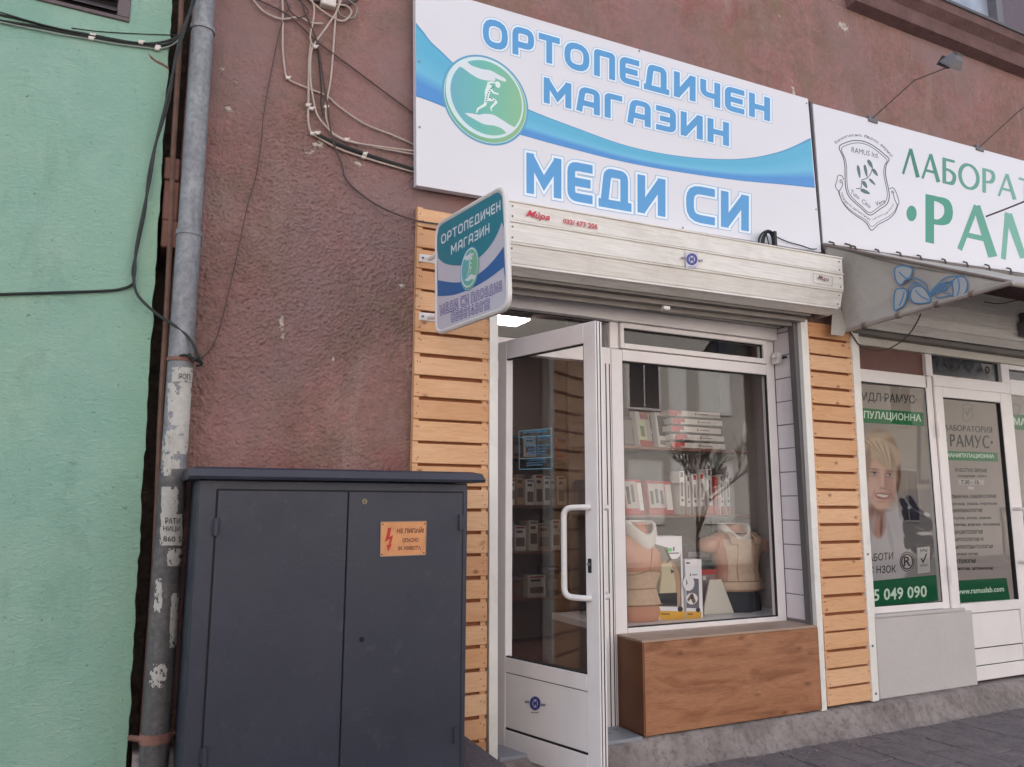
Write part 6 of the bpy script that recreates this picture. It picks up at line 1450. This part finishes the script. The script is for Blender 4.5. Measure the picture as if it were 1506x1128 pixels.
# lower shelf
cbox('shoe_pack', 'red-edged pack of foot supports at the left end of the lower shelf', (918, 951, 700, 752), .90, .07, ZS2, [S(170, 60, 56)], .2, None, deco=[(.05, .72, .18, .95, S(186, 176, 168)), (.12, .3, .3, .8, S(88, 78, 76)), (.38, .55, .36, .86, S(96, 84, 82)), (.74, .98, .12, .92, WHT)], lean=.14)
cbox('shoe_pack', 'second red-edged pack of foot supports on the lower shelf', (953, 993, 704, 754), .91, .07, ZS2, [S(174, 62, 58)], .1, None, deco=[(.04, .7, .2, .92, S(190, 180, 172)), (.1, .22, .3, .7, S(80, 72, 70)), (.3, .42, .34, .76, S(84, 76, 74)), (.5, .62, .3, .72, S(84, 76, 74)), (.72, .98, .14, .9, WHT)], lean=.12)
ords = ('first', 'second', 'third', 'fourth', 'fifth', 'sixth', 'seventh', 'eighth')
us_ = [999, 1009, 1018, 1028, 1039, 1050, 1058, 1067, 1076]
for k in range(8):
    c0 = [WHT, S(206, 196, 188), WHT, S(190, 182, 176), WHT, RDD, WHT, S(200, 194, 190)][k]
    cbox('upright_carton', ords[k]+' slim upright carton from the left on the lower shelf', (us_[k], us_[k+1]-1.2, 692+(k*7) % 9-(4 if k == 4 else 0), 756), .87+.01*(k % 3), .12, ZS2, [c0], random.uniform(-.04, .04), 'slim upright cartons on the lower shelf',
         deco=[(0, 1, .0, .2, RDD if k > 3 else S(150, 140, 134)), (.3, .7, .3, .36, GRY), (.3, .6, .42, .75, S(120, 106, 104) if k != 5 else S(220, 200, 196)), (.2, .8, .86, .98, RDD if k in (2, 3, 5) else GRY)])
# packs standing deeper in the shop, seen through the door glass
random.seed(23)
TONES = (('cream', S(206, 196, 184)), ('white', S(220, 214, 208)), ('tan', S(176, 146, 120)), ('grey', S(150, 146, 146)), ('brown', S(134, 96, 78)), ('charcoal', S(72, 66, 68)), ('pale blue', S(140, 156, 172)), ('brick-red', S(150, 74, 64)))
NTH = ('first', 'second', 'third', 'fourth', 'fifth', 'sixth', 'seventh', 'eighth', 'ninth', 'tenth', 'eleventh', 'twelfth')
for (zz, nm, hlo, hhi, w0, w1, n, tones) in ((1.933, 'top', .20, .34, .10, .19, 8, (4, 2, 5, 0, 3, 7, 1, 4)), (1.463, 'middle', .22, .30, .05, .09, 12, (1, 0, 1, 0, 2, 1, 0, 1, 3, 0, 1, 0)), (1.023, 'lower', .18, .30, .07, .15, 10, (6, 0, 3, 1, 0, 2, 1, 6, 0, 3)), (.583, 'bottom', .18, .32, .10, .2, 7, (1, 3, 4, 0, 5, 2, 1))):
    x = 3.04 if nm != 'middle' else 3.10
    for k in range(n):
        w = random.uniform(w0, w1)
        if x+w > 4.36: break
        h_ = random.uniform(hlo, hhi); tn, tc = TONES[tones[k]]; y0_ = random.uniform(2.97, 3.03)
        T = thing('product_box', f'{NTH[k]} box from the left on the {nm} back shelf, {tn}', 'box', (x+w/2, y0_, zz), f'boxes on the {nm} back shelf')
        g = G(); g.box(x, x+w, y0_, 3.2, zz, zz+h_, .003); g.c = [tc]*len(g.v); add('carton', g, CARD, T)
        g = G(); yy = y0_-.0008
        for (a0, a1, b0, b1, cc) in ((.12, .88, random.uniform(.1, .25), random.uniform(.45, .6), S(120, 104, 98)), (.15, .7, .72, .82, S(96, 84, 84)), (.1, .9, .9, .97, S(160, 70, 62) if k % 3 == 0 else S(110, 120, 140))):
            g.poly([(x+w*a0, yy, zz+h_*b0), (x+w*a1, yy, zz+h_*b0), (x+w*a1, yy, zz+h_*b1), (x+w*a0, yy, zz+h_*b1)], [cc]*4); yy -= .0003
        add('front_print', g, CARD, T, flat_print=True); x += w+random.uniform(.008, .03)
# window display: mannequins
def mannequin(cx, cy, z0, H, wsc, yaw, label):
    T = thing('mannequin_torso', label, 'mannequin', (cx, cy, z0)); cw, sw = math.cos(yaw), math.sin(yaw)
    tr = lambda x, y, z: (cx+x*cw-y*sw, cy+x*sw+y*cw, z0+z*H)
    K = 24
    def ring(z, a, b, e=2.3, oy=0): return [tr(a*wsc*np.sign(math.cos(t))*abs(math.cos(t))**(2/e), oy+b*wsc*np.sign(math.sin(t))*abs(math.sin(t))**(2/e), z) for t in np.linspace(0, 2*math.pi, K+1)[:-1]]
    body = [(0, .155, .105, 0), (.10, .165, .11, 0), (.22, .150, .10, 0), (.34, .138, .092, 0), (.46, .150, .102, 0), (.58, .168, .112, -.004), (.68, .182, .112, 0), (.74, .190, .104, .004), (.79, .182, .092, .008), (.83, .155, .080, .012), (.865, .118, .070, .014), (.895, .086, .062, .014), (.93, .064, .057, .012), (.98, .056, .054, .008), (1.0, .050, .050, .006)]
    g = G(); g.loft([ring(z, a, b, 2.2, oy) for z, a, b, oy in body])
    add('torso', g, M['skin'], T, True)
    for sx in (-1, 1):
        g = G(); rg = []
        for z, r, ox in ((.822, .022, .138), (.815, .048, .150), (.79, .066, .165), (.75, .076, .180), (.70, .078, .190), (.65, .072, .194), (.60, .062, .196), (.575, .045, .196), (.57, .02, .196)):
            rg.append([tr(sx*ox*wsc+r*.85*wsc*math.cos(t), .004+r*wsc*math.sin(t), z) for t in np.linspace(0, 2*math.pi, 15)[:-1]])
        g.loft(rg); add('arm_stump', g, M['skin'], T, True)
    def wrap(z0_, z1_, off, m, name, t0=0, t1=2*math.pi):
        zs = np.linspace(z0_, z1_, 8); bz = [b[0] for b in body]; g = G(); rows = []
        for z in zs:
            a = np.interp(z, bz, [b[1] for b in body])*wsc+off; b = np.interp(z, bz, [b_[2] for b_ in body])*wsc+off; oy = np.interp(z, bz, [b_[3] for b_ in body])
            rows.append([tr(a*np.sign(math.cos(t))*abs(math.cos(t))**.91, oy+b*np.sign(math.sin(t))*abs(math.sin(t))**.91, z) for t in np.linspace(t0, t1, 29)])
        vs = [p for r in rows for p in r]; g._add(vs, [(i*29+j, i*29+j+1, (i+1)*29+j+1, (i+1)*29+j) for i in range(7) for j in range(28)]); return add(name, g, M[m], T, True)
    def collar(r=.102, th=.034, zc=.925, dz=.05):
        g = G(); rows = []
        for t in np.linspace(0, 2*math.pi, 33)[:-1]:
            drop = -.045*max(0, -math.sin(t))**2/H; R = r*wsc
            sec = [(1.0, 0), (1.16, .35*dz/.05), (1.22, .5), (1.16, .9), (1.0, 1.0), (.9, .9), (.86, .5), (.9, .1)]
            rows.append([tr(R*q*math.cos(t), .006+R*q*math.sin(t)*.95, zc-.075+drop*2.6+.17*hh*(1+.25*max(0, -math.sin(t)))) for q, hh in sec])
        k = 8; vs = [p for r_ in rows for p in r_]; n_ = len(rows); g._add(vs, [(i*k+j, i*k+(j+1) % k, ((i+1) % n_)*k+(j+1) % k, ((i+1) % n_)*k+j) for i in range(n_) for j in range(k)])
        return add('neck_collar', g, M['foam'], T, True)
    return T, wrap, collar, tr
q = F(938, 900, .62); ztop = F(938, 768, .62)[2]
T, wrap, collar, tr = mannequin(q[0], .60, .702, ztop-.702, 1.12, .12, 'mannequin torso in a white neck collar and beige belt at the left of the display'); wrap(.16, .50, .010, 'brace', 'waist_belt'); collar()
def seam(pts, r, m, name='seam'):
    g = G(); g.tube([tr(*p) for p in pts], r, 5); add(name, g, M[m], T, True)
fr_ = lambda z, x, off=.012: (x, -(np.interp(z, [.10, .22, .34, .46, .58, .68, .74, .79], [.11, .10, .092, .102, .112, .112, .104, .092])*1.12*math.sqrt(max(0, 1-(x/.2)**2)))-off, z)
for zz in (.165, .33, .495): seam([fr_(zz+(.02*math.cos(x*22) if zz == .495 else 0), x) for x in np.linspace(-.165, .165, 15)], .0035, 'seamcol')
seam([fr_(z, .012+.02*math.sin(z*9), .002) for z in np.linspace(.50, .80, 8)], .003, 'skinfold'); 
q = F(1086, 865, .66); zb = F(1086, 868, .66)[2]; ztop = F(1086, 771, .66)[2]
T, wrap, collar, tr = mannequin(q[0], .68, zb, (ztop-zb), 1.20, -.1, 'mannequin torso in a white collar and beige back brace at the right of the display'); wrap(.02, .16, .012, 'brace', 'waist_belt'); collar(.088)
wrap(.14, .78, .009, 'brace', 'back_brace', -2.35, -.75)
fr_ = lambda z, x, off=.014: (x, -(np.interp(z, [0, .10, .22, .34, .46, .58, .68, .74, .79], [.105, .11, .10, .092, .102, .112, .112, .104, .092])*1.20*math.sqrt(max(0, 1-(x/.215)**2)))-off, z)
for x in (-.075, .075): seam([fr_(z, x) for z in np.linspace(.17, .76, 9)], .0026, 'seamcol')
for zz in (.025, .155): seam([fr_(zz, x, .016) for x in np.linspace(-.185, .185, 15)], .004, 'seamcol')
g = G(); g.tube([tr(.105*math.cos(t), .006-.10*math.sin(t), .862) for t in np.linspace(.2, math.pi-.2, 13)], .006, 6); add('collar_trim', g, M['black'], T, True)
for sx in (-1, 1):
    g = G(); p = [tr(sx*.10, -.135, .70), tr(sx*.105, -.125, .80), tr(sx*.10, -.07, .875), tr(sx*.095, .0, .885), tr(sx*.09, .09, .80)]; 
    g.loft([[(a[0]-.03, a[1], a[2]), (a[0]+.03, a[1], a[2]), (a[0]+.03, a[1]-.008, a[2]+.006), (a[0]-.03, a[1]-.008, a[2]+.006)] for a in p]); add('shoulder_strap', g, M['brace'], T, True)
a, b = F(1052, 872, .56), F(1130, 908, .56); g = G(); 
rg = []
for z, k in ((.701, 1.0), (.74, 1.03), (zb-.03, .98), (zb-.002, .9)):
    rg.append([(q[0]+(.21*k+.012*math.sin(5*t+z*9))*math.cos(t), .70+(.13*k+.012*math.sin(7*t))*math.sin(t), z) for t in np.linspace(0, 2*math.pi, 41)[:-1]])
g.loft(rg); solo('draped_stand', g, M['dcloth'], 'dark cloth draped stand under the right mannequin', 'display stand', None, True)
# brace cartons on the display floor
YEL = S(214, 160, 60)
T = cbox('brace_carton', 'large white carton showing a torso in a beige and black brace', (955, 1006.5, 790, 911), .50, .12, .702, [S(226, 222, 222)], 0, 'brace cartons in the window', deco=[(.0, .0, 0, 0, WHT)])
P1 = lambda x, y, d=0.0: F(900+x*.21277, 700+y*.21277, .4992-d)
def figure(parent, PX, kind):
    g = G()
    if kind == 1:
        g.poly([PX(*p) for p in ((296, 470), (475, 520), (482, 905), (296, 900))], [S(120, 112, 100)]*4)
        g.poly([PX(*p, .0003) for p in smoothline([(330, 640), (345, 600), (400, 585), (440, 620), (468, 700), (470, 880), (440, 880), (440, 700), (430, 800), (335, 810), (335, 720)], 3, True)], [S(176, 140, 112)]*33)
        g.poly([PX(*p, .0005) for p in ((345, 610), (410, 600), (425, 660), (440, 740), (442, 810), (330, 812), (345, 700))], [S(196, 184, 152)]*7)
        g.poly([PX(*p, .0007) for p in ((316, 812), (450, 806), (452, 896), (316, 896))], [S(42, 40, 44)]*4)
        g.poly([PX(*p, .0007) for p in ((360, 500), (385, 515), (412, 580), (370, 606), (392, 570))], [S(46, 44, 48)]*5); g.poly([PX(*p, .0008) for p in ((405, 640), (432, 662), (410, 676))], [S(46, 44, 48)]*3)
        g.poly([PX(*p, .0004) for p in [(430+44*math.cos(t), 530+44*math.sin(t)) for t in np.linspace(0, 6.28, 21)[:-1]]], [S(224, 222, 222)]*20)
        g.poly([PX(*p, .0006) for p in ((388, 498), (415, 498), (415, 522), (388, 522))], [S(84, 190, 96)]*4); g.poly([PX(*p, .0006) for p in ((424, 490), (434, 490), (430, 520), (420, 516))], [S(50, 50, 54)]*4)
        g.poly([PX(*p, .0006) for p in ((395, 530), (465, 528), (465, 538), (395, 540))], [S(120, 118, 120)]*4)
        g.poly([PX(*p, .0004) for p in ((328, 932), (516, 936), (516, 1000), (332, 992))], [YEL]*4); g.poly([PX(*p, .0006) for p in ((340, 948), (400, 950), (400, 960), (340, 958))], [S(120, 90, 40)]*4)
        g.poly([PX(*p, .0006) for p in [(472+19*math.cos(t), 920+19*math.sin(t)) for t in np.linspace(0, 6.28, 15)[:-1]]], [S(52, 50, 54)]*14)
    else:
        g.poly([PX(*p) for p in ((514, 700), (600, 712), (604, 915), (516, 912))], [S(104, 100, 108)]*4); g.poly([PX(*p, .0002) for p in [(530+40*math.cos(t), 742+52*math.sin(t)) for t in np.linspace(0, 6.28, 21)[:-1]]], [S(222, 220, 220)]*20)
        g.poly([PX(*p, .0003) for p in ((512, 708), (524, 740), (514, 760))], [S(90, 86, 92)]*3)
        g.poly([PX(*p, .0004) for p in [(552+40*math.cos(t), 848+40*math.sin(t)) for t in np.linspace(0, 6.28, 21)[:-1]]], [S(226, 222, 220)]*20)
        g.poly([PX(*p, .0006) for p in ((545, 812), (560, 812), (580, 870), (562, 885), (545, 850), (526, 870), (520, 855))], [S(112, 90, 74)]*7); g.poly([PX(*p, .0008) for p in ((545, 825), (560, 822), (562, 850), (546, 850))], [S(52, 46, 46)]*4)
        g.poly([PX(*p, .0004) for p in ((518, 936), (618, 936), (618, 998), (518, 998))], [YEL]*4); g.poly([PX(*p, .0006) for p in ((522, 950), (560, 950), (560, 960), (522, 960))], [S(120, 90, 40)]*4)
        g.poly([PX(*p, .0004) for p in ((540, 672), (545, 672), (548, 690), (538, 690))], [S(90, 88, 90)]*4); g.poly([PX(*p, .0004) for p in ((555, 680), (590, 678), (590, 686), (555, 688))], [S(130, 128, 130)]*4)
        g.poly([PX(*p, .0004) for p in ((514, 596), (540, 598), (540, 606), (514, 606))], [S(60, 58, 60)]*4); g.poly([PX(*p, .0006) for p in [(595+16*math.cos(t), 926+16*math.sin(t)) for t in np.linspace(0, 6.28, 15)[:-1]]], [S(52, 50, 54)]*14)
    add('front_print', g, CARD, parent, flat_print=True)
figure(T, P1, 1)
g = G(); a = [F(953, 790, .499), F(1006.8, 788.5, .499)]; g.tube([tuple(a[0]+np.array([0, .004, .002])), tuple(a[1]+np.array([0, .004, .002]))], .003, 4); add('lid_edge', g, M['black'], T)
T = cbox('brace_carton', 'narrow white carton with a round photo and a yellow foot band', (1007.5, 1034.5, 826.5, 911.5), .49, .10, .702, [S(228, 224, 226)], 0, 'brace cartons in the window')
P2 = lambda x, y, d=0.0: F(900+x*.21277, 700+y*.21277, .4892-d); figure(T, P2, 2)
cp = [F(*p, .58) for p in ((1044, 853), (1061, 852), (1080, 912), (1036, 911), (1036, 893))]; g = G(); g.prism([tuple(p) for p in cp], (0, .012, 0))
g.v = [(x, y, max(z, .702)) for x, y, z in g.v]; solo('display_card', g, simple('cream_card', S(206, 198, 184), .7), 'cream triangular card leaning in the middle of the display', 'card')
a, b = F(1030, 846, .72), F(1056, 905, .72)
T = cbox('folded_brace_pack', 'red and grey pack standing behind the cream card', (1031, 1056, 844, 905), .70, .10, .702, [S(150, 130, 124)], 0, None, deco=[(0, 1, .88, 1, RDD), (.1, .3, .75, .85, WHT)])
for k, (u0, u1, v0, v1, col, nm) in enumerate([(1008, 1048, 802, 826, S(96, 96, 104), 'dark grey folded textile pack'), (1030, 1060, 822, 846, S(150, 190, 180), 'pale turquoise pack')]):
    cbox('textile_pack', nm+' lying at the back of the display', (u0, u1, v0, v1), .92, .16, F(u1, v1, .92)[2] if k else None, [col], 0, None, deco=[(.1, .9, .3, .6, S(170, 168, 172))])
a = F(1040, 846, .92); g = G(); g.box(3.72, 4.25, .88, 1.12, .701, a[2]-.002, .004); solo('display_riser', g, M['dcloth'], 'dark riser at the back of the window display under the textile packs', 'display stand')

# ================================================================== ACROSS THE STREET (seen as reflections in the glass)
OB = thing('opposite_building', 'beige building across the street reflected in the shop window', 'building', (8, -16, 0))
g = G(); g.box(-22, 40, -19, -16, -.1, 11.5); add('wall', g, M['oppwall'], OB)
M['brightpane'] = simple('bright_pane_paint', S(236, 235, 230), .4)  # panes painted bright so they show as light shapes in the shop glass
for i in range(9):
    for j in range(2):
        x = 2.5+i*2.9; z = .9+j*3.6
        g = G(); g.box(x, x+1.3, -16.0, -15.95, z, z+2.0); wf = add('window', g, M['pvc'], OB)
        for k in (0, 1): g = G(); g.box(x+.08+.59*k, x+.62+.59*k, -15.95, -15.94, z+.08, z+1.92); add('pane', g, M['brightpane'] if i == 5 or (i == 4 and j == 0) else M['dkglass'], wf)
g = G(); g.box(15.75, 16.45, -16.0, -15.95, 2.2, 6.4); wf = add('window', g, M['pvc'], OB); g = G(); g.box(15.82, 16.08, -15.95, -15.94, 2.3, 6.3); g.box(16.14, 16.38, -15.95, -15.94, 2.3, 6.3); add('pane', g, M['brightpane'], wf)  # narrow bright window added for a pale strip reflected in the shop glass
AC = thing('air_conditioner', 'white air conditioner with a round fan on the building across the street', 'air conditioner', (19.2, -15.8, 3.6))
g = G(); g.box(18.8, 19.7, -15.99, -15.7, 3.6, 4.25, .02); add('case', g, M['pvc'], AC)
g = G(); g.tube([(19.12, -15.71, 3.93), (19.12, -15.68, 3.93)], .24, 24); add('fan_grille', g, M['signedge'], AC, True)
# a bare young street tree
TR = thing('street_tree', 'bare young tree at the kerb across the street, reflected in the window', 'tree', (12.0, -10.2, -.1))
random.seed(3); g = G(); tw = G()
def grow(p, d, l, r, n):
    q = p+d*l; (g if r > .03 else tw).tube([tuple(p), tuple((p+q)/2+np.array([random.uniform(-.03, .03)*l for _ in range(3)])), tuple(q)], [r, r*.85, r*.7], 5, False)
    if n == 0: return
    for _ in range(3 if n > 1 else 2):
        e = d+np.array([random.uniform(-.75, .75), random.uniform(-.75, .75), random.uniform(-.1, .6)]); grow(q, e/np.linalg.norm(e), l*random.uniform(.6, .82), max(.009, r*.72), n-1)
grow(np.array([12.0, -10.2, -.1]), np.array([0, 0, 1.]), .95, .05, 6); add('trunk', g, M['bark'], TR, True); add('crown', tw, M['bark'], TR, True)
